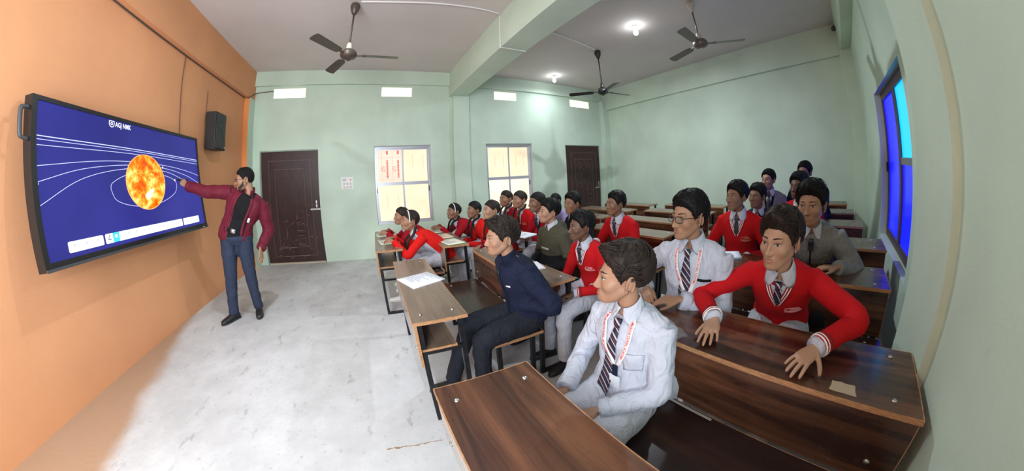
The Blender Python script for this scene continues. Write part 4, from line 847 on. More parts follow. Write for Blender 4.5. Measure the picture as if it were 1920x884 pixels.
slab(Y0, Y1, Z1-.030, Z1, -.012, .012); slab(Y0, Y1, Z0, Z0+.050, -.012, .014); slab(Y0, Y0+.040, Z0+.05, Z1-.03, -.012, .012); slab(Y1-.026, Y1, Z0+.05, Z1-.03, -.012, .012); fr = g.obj('bezel', PLAST, tv, off=off)
g = Geo(); slab(Y0, Y1, Z0-.004, Z0+.016, .012, .026); g.obj('lower_lip', GREYP, tv, off=off)
scr = mat('blue_screen_glow', (.003, .003, .008), .30, .25, emit=(.020, .021, .175), es=1.0); n, k, b = nodes(scr); tc = n.new('ShaderNodeTexCoord'); nz = n.new('ShaderNodeTexNoise'); nz.inputs['Scale'].default_value = 1.4; nz.inputs['Detail'].default_value = 2; r = n.new('ShaderNodeMapRange'); r.inputs[1].default_value = .3; r.inputs[2].default_value = .7; r.inputs[3].default_value = .85; r.inputs[4].default_value = 1.2; k.new(tc.outputs['Object'], nz.inputs['Vector']); k.new(nz.outputs['Fac'], r.inputs[0]); k.new(r.outputs[0], b.inputs['Emission Strength'])
g = Geo(); slab(Y0+.040, Y1-.026, Z0+.050, Z1-.030, -.012, .000); sc = g.obj('screen', scr, tv, off=off)
def flat(name, poly, m, o=.0012, th=.0008):
    gg = Geo(); n_ = len(poly); a = [tvp(y, z, o) for y, z in poly]; b_ = [q - tn*th for q in a]; gg.put(a+b_, [tuple(range(n_)), tuple(range(2*n_-1, n_-1, -1))] + [(i, n_+i, n_+(i+1) % n_, (i+1) % n_) for i in range(n_)]); return gg.obj(name, m, sc, off=off)
sun = mat('sun_surface_glow', (.02, .008, .0), .3, .3, emit=(1, .3, .02), es=1.0); n, k, b = nodes(sun); tc = n.new('ShaderNodeTexCoord'); a1 = n.new('ShaderNodeTexNoise'); a1.inputs['Scale'].default_value = 9; a1.inputs['Detail'].default_value = 6; a1.inputs['Roughness'].default_value = .62; a1.inputs['Distortion'].default_value = .4; rp = n.new('ShaderNodeValToRGB'); e = rp.color_ramp.elements; e[0].position = .34; e[0].color = (.72, .045, .0, 1); e[1].position = .62; e[1].color = (1, .72, .20, 1)
for q, c_ in ((.43, (.95, .13, .0, 1)), (.52, (1, .36, .03, 1))): x = e.new(q); x.color = c_
k.new(tc.outputs['Object'], a1.inputs['Vector']); k.new(a1.outputs['Fac'], rp.inputs[0]); k.new(rp.outputs[0], b.inputs['Emission Color'])
SY, SZ = -2.885, 1.548; flat('sun_image', [(SY+.270*math.cos(t), SZ+.245*math.sin(t)) for t in np.linspace(0, 2*math.pi, 60)[:-1]], sun, .0030, .002)
flat('sun_rim', [(SY+.279*math.cos(t), SZ+.252*math.sin(t)) for t in np.linspace(0, 2*math.pi, 60)[:-1]], mat('sun_rim_glow', (0, 0, 0), .5, .2, emit=(1, .42, .12), es=1.0), .0026, .001)
flat('sun_flare', [(-2.86+.062*math.cos(t)*(1+.25*math.sin(3*t)), 1.435+.045*math.sin(t)*(1+.2*math.cos(2*t))+.03*math.cos(t)) for t in np.linspace(0, 2*math.pi, 24)[:-1]], mat('sun_flare_glow', (0, 0, 0), .5, .2, emit=(1, .88, .55), es=1.0), .0036)
LINE = mat('white_screen_line', (0, 0, 0), .5, .2, emit=(.55, .60, .92), es=1.0); WTXT = mat('white_screen_text', (0, 0, 0), .5, .2, emit=(.92, .94, 1), es=1.0)
def line(pts, w=.0019, o=.0016):
    gg = Geo(); P = np.array(smooth_path([(a, b_, 0) for a, b_ in pts], 90))[:, :2]; P[:, 0] = np.clip(P[:, 0], Y0+.042, Y1-.028); T = np.gradient(P, axis=0); T /= np.linalg.norm(T, axis=1)[:, None]+1e-9; N_ = np.stack([-T[:, 1], T[:, 0]], 1)*w
    top = [tvp(*q, o) for p_, n_ in zip(P, N_) for q in (p_-n_, p_+n_)]; bot = [q-tn*.0006 for q in top]; gg.put(*sheet(top, bot, 90, 2)); gg.obj('orbit_line', LINE, sc, off=off)
line([(-3.345+.0, 1.49), (-3.29, 1.40), (-3.10, 1.345), (-2.88, 1.335), (-2.66, 1.36), (-2.46, 1.43), (-2.405, 1.51), (-2.43, 1.56), (-2.56, 1.605), (-2.88, 1.64), (-3.15, 1.605), (-3.32, 1.54), (-3.345, 1.49)])
line([(-3.985, 1.830), (-3.0, 1.835), (-1.93, 1.812)], .003); line([(-3.985, 1.808), (-3.0, 1.817), (-1.93, 1.794)]); line([(-3.985, 1.772), (-3.0, 1.792), (-1.93, 1.765)])
line([(-3.985, 1.643), (-3.5, 1.70), (-3.1, 1.722), (-2.6, 1.715), (-2.2, 1.675), (-1.93, 1.625)]); line([(-3.985, 1.545), (-3.6, 1.64), (-3.1, 1.692), (-2.6, 1.685), (-2.2, 1.620), (-1.93, 1.53)]); line([(-3.985, 1.40), (-3.6, 1.575), (-3.1, 1.662), (-2.6, 1.655), (-2.28, 1.575), (-2.10, 1.50)])
for a, b_ in ((-3.985, 1.535), (-2.62, 1.692), (-2.43, 1.568)): flat('planet_dot', [(a+.010*math.cos(t), b_+.010*math.sin(t)) for t in np.linspace(0, 2*math.pi, 13)[:-1]], WTXT, .002)
tvv, tvf = text_mesh('AGJ NMK', .058); add('screen_title', me_from('screen_title', np.array([tvp(-3.262+x*.80, 1.998+y, .0016) for x, y, _ in tvv])-off, tvf, False), WTXT, sc)
g = Geo(); sh = [(-3.330, 2.038), (-3.275, 2.038), (-3.275, 2.010), (-3.285, 1.995), (-3.302, 1.988), (-3.320, 1.995), (-3.330, 2.010)]
for i in range(len(sh)): a, b_ = sh[i], sh[(i+1) % len(sh)]; g.tube([tvp(*a, .0015), tvp(*b_, .0015)], .0032, 4)
g.tube([tvp(-3.302+.011*math.cos(t), 2.017+.011*math.sin(t), .0015) for t in np.linspace(0, 6.2, 12)], .0025, 4); g.obj('screen_shield_logo', WTXT, sc, off=off)
BAR = mat('white_toolbar_glow', (0, 0, 0), .5, .2, emit=(.82, .86, .98), es=1.0); ICON = mat('grey_toolbar_icon', (0, 0, 0), .5, .2, emit=(.50, .55, .72), es=1.0); CYB = mat('cyan_toolbar_button', (0, 0, 0), .5, .2, emit=(.06, .55, .80), es=1.0); DKI = mat('dark_toolbar_icon', (0, 0, 0), .5, .2, emit=(.06, .09, .16), es=1.0)
def bar(y0, y1, z0=1.085, z1=1.158, m=BAR, o=.0016):
    c = .010; P = []
    for cy_, cz_, a in ((y1-c, z1-c, 0), (y0+c, z1-c, 90), (y0+c, z0+c, 180), (y1-c, z0+c, 270)): P += [(cy_+c*math.cos(math.radians(a+t)), cz_+c*math.sin(math.radians(a+t))) for t in (0, 45, 90)]
    return flat('toolbar', P, m, o)
bar(-3.82, -3.50); bar(-3.480, -2.40); bar(-2.378, -2.06); flat('toolbar_button', [(-3.400, 1.085), (-3.330, 1.085), (-3.330, 1.158), (-3.400, 1.158)], CYB, .0022)
for a in (-3.77, -3.66, -3.56, -3.22, -3.12, -3.02, -2.95, -2.88, -2.80, -2.73, -2.66, -2.59, -2.52, -2.45): flat('toolbar_icon', [(a+.012*math.cos(t), 1.128+.012*math.sin(t)) for t in np.linspace(0, 2*math.pi, 9)[:-1]], ICON, .0024)
flat('toolbar_icon', [(-3.445, 1.118), (-3.425, 1.150), (-3.432, 1.150), (-3.455, 1.112), (-3.418, 1.110), (-3.418, 1.117)], DKI, .0024); flat('toolbar_icon', [(-3.377, 1.118), (-3.353, 1.118), (-3.353, 1.142), (-3.377, 1.142)], WTXT, .003)
g = Geo(); g.tube(smooth_path([tvp(Y0, 2.00, -.02), tvp(Y0-.035, 1.995, -.02), tvp(Y0-.055, 1.975, -.02), tvp(Y0-.055, 1.83, -.02), tvp(Y0-.035, 1.81, -.02), tvp(Y0, 1.805, -.02)], 20), .014, 8); g.obj('carry_handle', GREYP, tv, True, off=off)
g = Geo(); g.ball(tvp(-2.02, Z0+.010, .027), (.004, .008, .004), 8, 6); g.obj('power_light', mat('power_light', (.2, .3, .5), .3, emit=(.5, .7, 1), es=1.0), tv, off=off); g = Geo(); g.box((.004, -3.3, 1.3), (.05, -2.6, 1.9)); g.obj('wall_bracket', GREYP, tv, off=off)
# ---------------------------------------------------------------- loudspeaker
sp = empty('loudspeaker', (0, -1.43, 1.985)); tag(sp, 'narrow black wall loudspeaker on the orange wall right of the screen', 'loudspeaker'); o3 = (0, -1.43, 1.985)
Geo().box((.03, -1.575, 1.985), (.20, -1.270, 2.50)).obj('cabinet', mat('dark_speaker_cabinet', (.028, .026, .025), .55, .4), sp, off=o3, bevel=.008); g = Geo(); g.box((.201, -1.562, 2.0), (.212, -1.283, 2.485)); gr = g.obj('grille', PLAST, sp, off=o3, bevel=.004)
for z, rr in ((2.12, .105), (2.33, .05)): g = Geo(); g.tube([(.2135, -1.43+rr*math.cos(t), z+rr*math.sin(t)) for t in np.linspace(0, 2*math.pi, 25)], .004, 5, False); g.obj('driver_ring', GREYP, gr, True, off=o3)
Geo().box((.2125, -1.32, 2.02), (.214, -1.285, 2.034)).obj('badge', STEEL, gr, off=o3); Geo().box((0, -1.47, 2.2), (.03, -1.39, 2.3)).obj('wall_bracket', GREYP, sp, off=o3)
# ---------------------------------------------------------------- ceiling fans
FANB = mat('brown_fan_enamel', (.095, .070, .056), .35, .5, .2); FANB2 = mat('grey_brown_fan_enamel', (.14, .11, .09), .35, .5, .2); FANC = mat('cream_fan_plastic', (.55, .48, .40), .5); FAND = mat('dark_fan_enamel', (.022, .018, .018), .4, .5)
def fan(x, y, hub, angs, bm_, hm_, cm_, label):
    r = empty('ceiling_fan', (x, y, H_)); tag(r, label, 'ceiling fan', 'ceiling fans'); z = hub-H_; cx = (0, 0, 0)
    g = Geo(); g.lathe([(.02, -.005), (.055, -.012), (.062, -.05), (.050, -.10), (.026, -.155), (.013, -.165)], 20); g.obj('canopy', cm_, r, True); g = Geo(); g.lathe([(.0115, -.15), (.0115, z+.10)], 12); g.obj('down_rod', hm_, r, True)
    g = Geo(); g.lathe([(.018, z+.155), (.030, z+.135), (.040, z+.085), (.036, z+.06)], 20); g.obj('lower_canopy', FANC if cm_ is not FAND else FAND, r, True)
    g = Geo(); g.lathe([(.03, z+.062), (.080, z+.050), (.100, z+.022), (.104, z-.005), (.092, z-.032), (.055, z-.050), (.03, z-.056), (.0005, z-.058)], 28); g.obj('motor', hm_, r, True)
    g = Geo(); g.lathe([(.018, z-.056), (.015, z-.075), (.0005, z-.078)], 14); g.obj('bottom_cap', cm_, r, True)
    for a in angs:
        t = math.radians(a); d, s_ = V(math.cos(t), math.sin(t), 0), V(-math.sin(t), math.cos(t), 0); rg = []
        for q, w in ((.165, .044), (.22, .056), (.34, .060), (.50, .064), (.575, .066), (.598, .056), (.604, .02)):
            tl = .20; rg.append((d*q + V(0, 0, z-.006-.014*q), s_*math.cos(tl)+V(0, 0, math.sin(tl)), V(0, 0, 1)*math.cos(tl)-s_*math.sin(tl), w, .0030))
        b = Geo().put(*loft(rg, 14, 4)).obj('blade', bm_, r); g = Geo(); g.obox(d*.135+V(0, 0, z-.006), d*.062, s_*.018, V(0, 0, .004)); g.obox(d*.19+V(0, 0, z-.006), d*.02, s_*.034, V(0, 0, .004)); g.obj('blade_arm', hm_, b)
    return r
fan(2.22, -2.35, 2.905, (-124, 2, 120), FANB, FANB, FANB, 'brown three-blade ceiling fan over the open floor near the screen wall')
fan(6.19, -2.16, 2.815, (132, -12, -112), FAND, FAND, FAND, 'small-looking dark brown ceiling fan beyond the cross beam, near the far wall')
fan(6.04, -4.20, 2.975, (72, -62, -176), FANB2, FANB2, FANC, 'grey-brown ceiling fan with cream canopy over the back rows, right of the others')
# ---------------------------------------------------------------- bulbs
GLOW = mat('lit_lamp_glass', (.9, .95, 1), .4, .3, emit=(.90, .97, 1.0), es=30.0)
def bulb(x, y, label):
    r = empty('light_bulb', (x, y, H_)); tag(r, label, 'light bulb', 'lit bulbs on the ceiling'); Geo().lathe([(.005, 0), (.042, -.001), (.040, -.02), (.022, -.028), (.020, -.06), (.016, -.062)], 20).obj('holder', WHITEP, r, True); Geo().lathe([(.016, -.055), (.020, -.075), (.034, -.105), (.036, -.130), (.028, -.152), (.012, -.163), (.0005, -.165)], 20).obj('lamp_glass', GLOW, r, True)
bulb(5.99, -3.23, 'lit white ceiling bulb between the two fans of the back half'); bulb(6.32, -.60, 'lit white ceiling bulb close to the far wall'); bulb(2.00, -3.30, 'added unseen ceiling bulb above the front desks')  # the last bulb is added out of view to brighten the front half
# ---------------------------------------------------------------- camera in the corner
cc = empty('security_camera', (L_-.07, -6.00, 3.50)); tag(cc, 'small black security camera in the back corner under the ceiling', 'security camera'); oc = (L_-.07, -6.0, 3.50)
g = Geo(); g.lathe([(.045, 0), (.045, .02), (.02, .03)], 16, (L_-.07, -5.97, 3.54), (-1, 0, 0)); g.tube(smooth_path([(L_-.09, -5.97, 3.54), (L_-.15, -5.96, 3.55), (L_-.19, -5.96, 3.50)], 8), .012, 8); g.obj('bracket', PLAST, cc, True, off=oc)
g = Geo(); g.lathe([(.0005, -.10), (.036, -.10), (.040, -.09), (.040, .05), (.034, .06), (.0005, .06)], 18, (L_-.22, -5.95, 3.475), nrm((-1, .2, -.35))); g.obj('camera_body', PLAST, cc, True, off=oc); g = Geo(); g.lathe([(.036, 0), (.038, .012), (.028, .016), (.0005, .010)], 18, np.array((L_-.22, -5.95, 3.475))+nrm((-1, .2, -.35))*.055, nrm((-1, .2, -.35))); g.obj('lens', GREYP, cc, True, off=oc)
g = Geo(); g.tube([(L_-.10+.0, -5.99+.05*math.cos(t), 3.545+.05*math.sin(t)) for t in np.linspace(0, 5.5, 18)], .006, 6); g.obj('white_ring', WHITEP, cc, True, off=oc)
# ---------------------------------------------------------------- cables and conduits
WIRE = mat('brown_cable_sheath', (.14, .07, .045), .6); COND = mat('white_plastic_conduit', (.80, .78, .76), .5); DWIRE = mat('dark_cable_sheath', (.10, .07, .06), .6)
def cable(name, pts, r, m, label, n=30): g = Geo(); g.tube(smooth_path(pts, n), r, 7); o = g.obj(name, m, None, True); return tag(o, label, 'cable')
cable('cable', [(.012, -4.4, 3.050), (.012, -3.4, 3.046), (.012, -2.2, 3.044), (.012, -1.0, 3.045), (.015, -.28, 3.044), (.06, -.275, 3.042), (.125, -.27, 3.06), (.13, -.10, 3.16), (.16, -.02, 3.20), (.48, -.012, 3.225)], .008, DWIRE, 'dark cable run along the foot of the orange beam and over to the ventilator', 60)
cable('cable', [(.010, -2.205, 3.04), (.010, -2.19, 2.7), (.010, -2.16, 2.4), (.010, -2.13, 2.08), (.04, -2.12, 1.98)], .005, WIRE, 'thin brown cable dropping down the orange wall to the top of the screen')
cable('cable', [(.010, -1.56, 2.80), (.010, -1.55, 2.62), (.010, -1.555, 2.45), (.018, -1.57, 2.36)], .004, WIRE, 'short thin cable hanging down the orange wall to the loudspeaker')
cable('conduit', [(2.29, -2.42, 3.598), (2.75, -2.47, 3.598), (3.3, -2.54, 3.598), (3.8, -2.56, 3.598), (4.085, -2.53, 3.598)], .011, COND, 'white conduit across the ceiling from the near fan to the beam')
cable('conduit', [(4.088, -2.52, 3.60), (4.088, -2.50, 3.35), (4.088, -2.50, 3.10), (4.11, -2.50, 3.088), (4.46, -2.50, 3.088)], .009, COND, 'white conduit looped down and under the ceiling beam')
cable('conduit', [(4.485, -2.42, 3.598), (5.0, -2.36, 3.598), (5.6, -2.28, 3.598), (6.12, -2.19, 3.598)], .014, COND, 'white conduit on the ceiling from the beam to the dark fan')
# ---------------------------------------------------------------- notice sheet on the far wall
g = Geo(); g.box((1.90, -.006, 1.338), (2.143, -.002, 1.562)); nt = g.obj('notice_sheet', mat('white_notice_paper', (.84, .83, .80), .7)); tag(nt, 'small square white calendar sheet on the far wall between the door and the window', 'notice'); PINK = mat('notice_print', (.42, .33, .31), .7); RD = mat('notice_red_print', (.60, .16, .12), .7)
g = Geo(); g.box((1.93, -.0072, 1.525), (2.02, -.006, 1.532)); g.box((1.935, -.0072, 1.50), (2.0, -.006, 1.515))
rg = np.random.default_rng(2)
for c_ in range(3):
    for rr in range(2):
        x0, z0 = 1.945+.062*c_, 1.425-.066*rr
        for q in range(4): g.box((x0, -.0072, z0-.004+q*.011), (x0+rg.uniform(.026, .044), -.006, z0+.001+q*.011))
g.obj('print', PINK, nt)['kind'] = 'stuff'; Geo().box((2.075, -.0072, 1.50), (2.105, -.006, 1.520)).obj('red_print', RD, nt)
# ---------------------------------------------------------------- paper and books
PAP = mat('white_paper', (.82, .83, .88), .75); PAP2 = mat('cream_page', (.74, .70, .58), .8); GREENC = mat('green_book_cover', (.05, .22, .05), .5); PEACH = mat('peach_page', (.72, .52, .38), .8); BLUEC = mat('blue_book_cover', (.16, .34, .52), .45); INK = mat('grey_ink', (.30, .31, .40), .8)
def sheets(name, c, yaw, w, h, th, m, label, cat, group=None, cover=None, ink=0, seed=1):
    r = empty(name, c, yaw); tag(r, label, cat, group); rg = np.random.default_rng(seed)
    if cover is not None: Geo().box((-w/2-.004, -h/2-.004, 0), (w/2+.004, h/2+.004, .003)).obj('cover', cover, r); z = .003
    else: z = 0
    n = 12; top = []; bot = []
    for i in range(n):
        for j in range(6): x, y = -w/2+w*i/(n-1), -h/2+h*j/5; top.append((x, y, z+th+.0035*(i/(n-1))**3*(j/5)+.0012*math.sin(5*x/w+3*y/h))); bot.append((x, y, z))
    Geo().put(*sheet(top, bot, n, 6)).obj('pages', m, r, True)
    if ink:
        g = Geo()
        for q in range(ink): yy = h*.36-q*h*.72/ink; L = rg.uniform(.3, .85)*w*.8; g.box((-w*.42, yy-.0012, z+th+.0012), (-w*.42+L, yy+.0012, z+th+.0030))
        g.obj('handwriting', INK, r)
    return r
T = .744
sheets('paper_sheet', (2.828, -3.565, T), math.radians(-68), .245, .27, .004, PAP, 'white sheets of paper lying across the desk in front of the boy in navy', 'paper', ink=9)
sheets('exercise_book', (2.62, -1.66, T), .1, .19, .25, .004, PAP2, 'open green-edged book under the hands of the farther girl at the front desk', 'book', 'books on the desks by the doors', GREENC, 6, 2)
sheets('exercise_book', (2.655, -2.13, T), .15, .20, .27, .004, PAP2, 'open green-edged book in front of the girl with the thin hairband', 'book', 'books on the desks by the doors', GREENC, 6, 3)
sheets('exercise_book', (3.355, -1.73, T), .1, .17, .22, .005, PAP2, 'open book under the hands of the girl with the broad white hairband', 'book', 'books on the desks by the doors', GREENC, 4, 4)
sheets('exercise_book', (3.365, -2.10, T), .12, .20, .27, .005, PEACH, 'peach-coloured open book in the middle of the second desk', 'book', 'books on the desks by the doors', GREENC, 7, 5)
sheets('exercise_book', (3.38, -2.46, T), .18, .21, .27, .006, PAP2, 'open green-covered book at the near end of the second desk', 'book', 'books on the desks by the doors', GREENC, 7, 6)
sheets('exercise_book', (4.775, -4.80, T), .5, .15, .20, .014, PAP, 'thick blue-covered book on the third desk against the right-hand wall', 'book', None, BLUEC)
sheets('paper_sheet', (3.69, -3.70, T), -.2, .12, .20, .003, PAP, 'white paper before the boy in the olive hooded top', 'paper', None, None, 5, 7)
sheets('paper_sheet', (4.20, -2.62, T), .3, .20, .26, .02, PAP, 'white open notebook near the knees of the third girl on the third bench', 'paper', None, None, 6, 8)
r = sheets('textbook', (3.60, -3.98, .559), .1, .19, .15, .028, PAP, 'blue-and-white picture textbook on the shelf under the second middle desk', 'book', 'books on the shelf under the second middle desk'); COVA = mat('picture_cover', (.20, .30, .55), .35, noise=(14, .9, 3, (1, 1, 1))); Geo().box((-.097, -.077, .0285), (.097, .077, .031)).obj('picture_cover', COVA, r)
sheets('textbook', (3.585, -3.965, .5935), .3, .17, .14, .012, PAP2, 'green-edged exercise book on top of the picture textbook', 'book', 'books on the shelf under the second middle desk', GREENC)
tag(Geo().box((3.515, -5.30, .455), (3.528, -4.98, .4555)).obj('adhesive_tape', mat('old_adhesive_tape', (.45, .44, .42), .4)), 'strip of old pale tape along the back edge of the front bench', 'tape')
# worn pale patch of bare board on the second desk by the right-hand wall, and the paint streak on the floor
g = Geo(); g.put(*sheet([(3.600+.026*a*(1+.1*math.sin(5*b)), -5.705+.040*b*(1-.15*a), .7452) for a in (-1, -.4, .4, 1) for b in (-1, -.3, .3, 1)], [(3.600+.026*a, -5.705+.040*b, .7442) for a in (-1, -.4, .4, 1) for b in (-1, -.3, .3, 1)], 4, 4)); tag(g.obj('sticker_remnant', mat('torn_paper_remnant', (.50, .40, .28), .8)), 'torn pale sticker remnant near the end of the desk under the boy in red', 'sticker')
rg = np.random.default_rng(5); g0 = Geo()
for t in np.linspace(0, 1, 26): g0.obox((2.36+.30*t, -4.325-.03*t+rg.normal(0, .003), .0006), (.009*rg.uniform(.5, 1.3), 0, 0), (0, .004*rg.uniform(.3, 1.4)*(1.2-t), 0), (0, 0, .0006))
pn = empty('pen', (.200, -2.345, 1.572)); tag(pn, 'black marker pen in the raised hand of the teacher', 'pen'); g = Geo(); a_, b_ = V(-.036, -.085, .004), V(.032, .090, -.004); g.tube([a_*.8, a_*.5, b_*.9, b_], [.007, .0085, .0085, .007], 10); g.obj('barrel', PLAST, pn, True); g = Geo(); g.tube([a_, a_*.8], [.002, .005], 8); g.obj('tip', GREYP, pn, True)
tag(g0.obj('paint_streak', mat('brown_paint_streak', (.36, .20, .10), .9)), 'thin brown streak of dried paint on the concrete floor by the front desk', 'stain')
# ================================================================ the class
SK1, SK2, SK3, SK4, SK5 = (.43, .240, .155), (.35, .185, .112), (.25, .128, .078), (.15, .075, .048), (.38, .205, .130)
TGT = (.15, -2.55, 1.50)
def arms(lx, ly, rx, ry, z=.775, ld=(-1, .15, -.05), rd=(-1, -.15, -.05), **k): return dict(L=dict(at=(lx, ly, z), dir=ld, **k), R=dict(at=(rx, ry, z), dir=rd, **k))
def lap(h, s, y=.11): return arms(h[0]-.13, h[1]-y*s, h[0]-.13, h[1]+y*s, .45+.19*s, (-1, .5, -.3), (-1, -.5, -.3))
def P_(label, kind, seed, head, hs, s, sk, wear, arm=None, **k):
    k.setdefault('look', TGT); k.setdefault('face', (-1, 0)); k.setdefault('lod', 1)
    return build_person(dict(label=label, kind=kind, seed=seed, head=head, hs=hs, s=s, skin=sk, wear=wear, arms=arm or lap(head, s), **k))
BANDS = (M_BANDR, M_BANDW)
def SWT(**k): return dict(dict(top='sweater', mat=M_RED, legs=M_WTROU, vneck=True, band=BANDS, tie=.135, tiemat=M_DTIE, cuffs=True, crest=(.072, .185, M_CREST), fold=.010, fsize=.09), **k)
def SHT(**k): return dict(dict(top='shirt', mat=M_SHIRT, legs=M_WTROU, tie=.46, placket=True, pocket=True, sleeve=(.060, .066, .058, .054, .050, .046), fold=.016, fsize=.075), **k)
def GIRL(m, **k): return dict(dict(top='cardigan', mat=m, legs=M_WTROU, vneck=True, band=(m, m), vdepth=.17, tie=.155, tiemat=M_DTIE, fold=.010, fsize=.09, shoes=M_WSHOE, soles=M_WSOLE), **k)
GH = dict(top=.010, side=.008, front=.002)
def BH(**k): return dict(dict(top=.026, side=.010, front=.010, lift=.006, sweep=.8), **k)
# nearest boy, white shirt and lanyard
P_('boy in a white shirt with red lanyard and long striped tie, nearest the camera', 'boy', 16, (3.300, -4.936, 1.100), .90, .885, SK5, SHT(lanyard=dict(text=True, card=True, end=(.015, .25)), tiemat=M_TIE, legw=1.08, tiex=-.05), dict(L=dict(at=(3.16, -5.01, .60), dir=(-1, .55, -.5), pole=(.35, -.5, -.6)), R=dict(at=(3.14, -4.83, .60), dir=(-1, -.3, -.6), pole=(.3, .5, -.6))), face=(-.96, -.10), lod=0, maxback=.07, look=(.2, -2.35, 1.30), hairmat=M_HAIR2, hair=BH(top=.034, side=.009, front=.026, lift=.020, sweep=1.6, rough=.004))
# boy in red beside him, hands spread on the desk
P_('boy in a red V-neck sweater resting both spread hands on the brown desk', 'teen', 18, (3.980, -5.333, 1.112), 1.06, 1.03, SK1, SWT(band=BANDS, crest=(.075, .20, M_CRESTP), tiemat=M_TIE), dict(R=dict(at=(3.735, -5.130, .795), dir=(-1, -.16, -.14), nz=(-.12, 0, 1), pole=(.3, .8, -.15), curl=(.10, .22, .16), splay=.12), L=dict(at=(3.715, -5.580, .800), dir=(-1, .36, -.12), nz=(-.1, 0, 1), pole=(.25, -1, -.05), curl=(.10, .20, .15), splay=.14, thumb=.9)), lod=0, look=(.5, -4.2, 1.02), face=(-1, -.04), hairmat=M_HAIR2, hair=BH(top=.036, side=.010, front=.020, lift=.024, sweep=1.5, rough=.004), maxback=.26, gaze=-.3)
# boy with spectacles
P_('boy in black spectacles and white shirt with hands clasped on the desk', 'teen', 17, (3.930, -4.858, 1.203), .99, 1.05, SK2, SHT(lanyard=dict(text=True, end=(.02, .26)), nameplate=True, pocket=False, tie=.36, tiemat=M_TIE), dict(L=dict(at=(3.83, -4.90, .785), dir=(-.6, 1, -.1), nz=(-.25, .1, 1), pole=(.5, -.55, -.6), curl=(.35, .4, .3), splay=.03), R=dict(at=(3.84, -4.66, .79), dir=(-.8, -.9, -.05), nz=(-.15, .2, 1), pole=(.4, 1, -.3), curl=(.3, .4, .3), splay=.03)), lod=0, look=(.3, -3.6, 1.15), glasses=M_FRAME, hair=BH(top=.034, side=.015, front=.014, lift=.012), face=(-.98, -.12), maxback=.24)
# boy in navy at the middle front desk
P_('boy in a navy zip jacket alone at the front middle desk', 'boy', 15, (3.270, -4.036, 1.102), .93, .93, SK5, dict(top='jacket', mat=M_NAVY, legs=M_DTROU, stand=True, collarmat=M_NAVY, zip=M_DNAVY, pull=True, badge=(.075, .155, .034, .014, M_WBADGE), fold=.020, fsize=.085, girth=.022, sleeve=(.066, .074, .068, .062, .056, .048)), dict(L=dict(at=(3.34, -4.12, .67), dir=(.3, 1, -.2), pole=(.5, -.9, -.4)), R=dict(at=(3.34, -3.96, .67), dir=(.3, -1, -.2), pole=(.5, .9, -.4))), hand=.55, lod=0, look=(.0, -3.55, 1.05), hairmat=M_HAIR2, hair=BH(top=.032, side=.006, front=.026, lift=.020, sweep=1.2, rough=.004), maxback=.10, legs=dict(L=dict(kf=.36, af=.02), R=dict(kf=.38, af=.16)))
# second middle bench
P_('dark-haired boy in a red sweater with striped V-neck on the second middle bench', 'boy', 13, (3.90, -4.010, 1.074), .88, .90, SK4, SWT(crest=(.070, .19, M_CRESTP)), None, look=(.3, -2.9, 1.15), hair=BH(top=.03, side=.014, front=.016), maxback=.12)
P_('boy in an olive and black hooded top on the second middle bench', 'boy', 9, (4.00, -3.462, 1.128), .88, .95, SK1, dict(top='hoodie', mat=M_OLIVE, below=(.265, M_BLACK), legs=M_DTROU, fold=.016, fsize=.09, girth=.020, sleeve=(.064, .072, .066, .060, .054, .046), badge=(.0, .215, .120, .026, M_GBADGE), pull=True), None, maxback=.10, hair=BH(top=.032, side=.010, front=.016, lift=.01))
# third middle bench
P_('boy in a red sweater with forearms on the third middle desk', 'teen', 14, (4.60, -3.712, 1.138), .95, 1.0, SK3, SWT(), arms(4.45, -3.82, 4.44, -3.60, .78, (-.5, 1, 0), (-.6, -1, 0)), hair=BH(top=.026, side=.009), maxback=.22)
P_('boy in a dark jacket with white collar behind the olive hooded top', 'teen', 11, (4.65, -2.985, 1.105), 1.0, .97, SK2, dict(top='jacket', mat=M_DNAVY, legs=M_DTROU, fold=.016, fsize=.09, girth=.018), None, look=(.2, -3.3, 1.2), maxback=.12, hair=BH(top=.03, side=.012, front=.014))
# right-hand column, third row
P_('boy in a red sweater with crest, behind the boy in spectacles', 'teen', 19, (5.05, -4.760, 1.178), 1.0, 1.05, SK3, SWT(), arms(4.93, -4.90, 4.93, -4.62, .70, (-.8, .5, -.3), (-.8, -.5, -.3)), hair=BH(top=.032, side=.012, front=.012), maxback=.18)
P_('boy in a grey zip-up hooded top leaning on the third desk by the wall', 'boy', 20, (4.75, -5.416, 1.165), 1.16, 1.08, SK2, dict(top='hoodie', mat=M_GREY, legs=M_DTROU, zip=M_BLACK, fold=.018, fsize=.10, girth=.020, sleeve=(.066, .074, .068, .062, .054, .046), tie=.09, tiemat=M_DTIE), arms(4.70, -5.62, 4.62, -5.30, .785, (-.35, 1, 0), (-.6, -1, 0)), look=(.4, -4.5, 1.0), maxback=.30, hair=BH(top=.036, side=.018, front=.016))
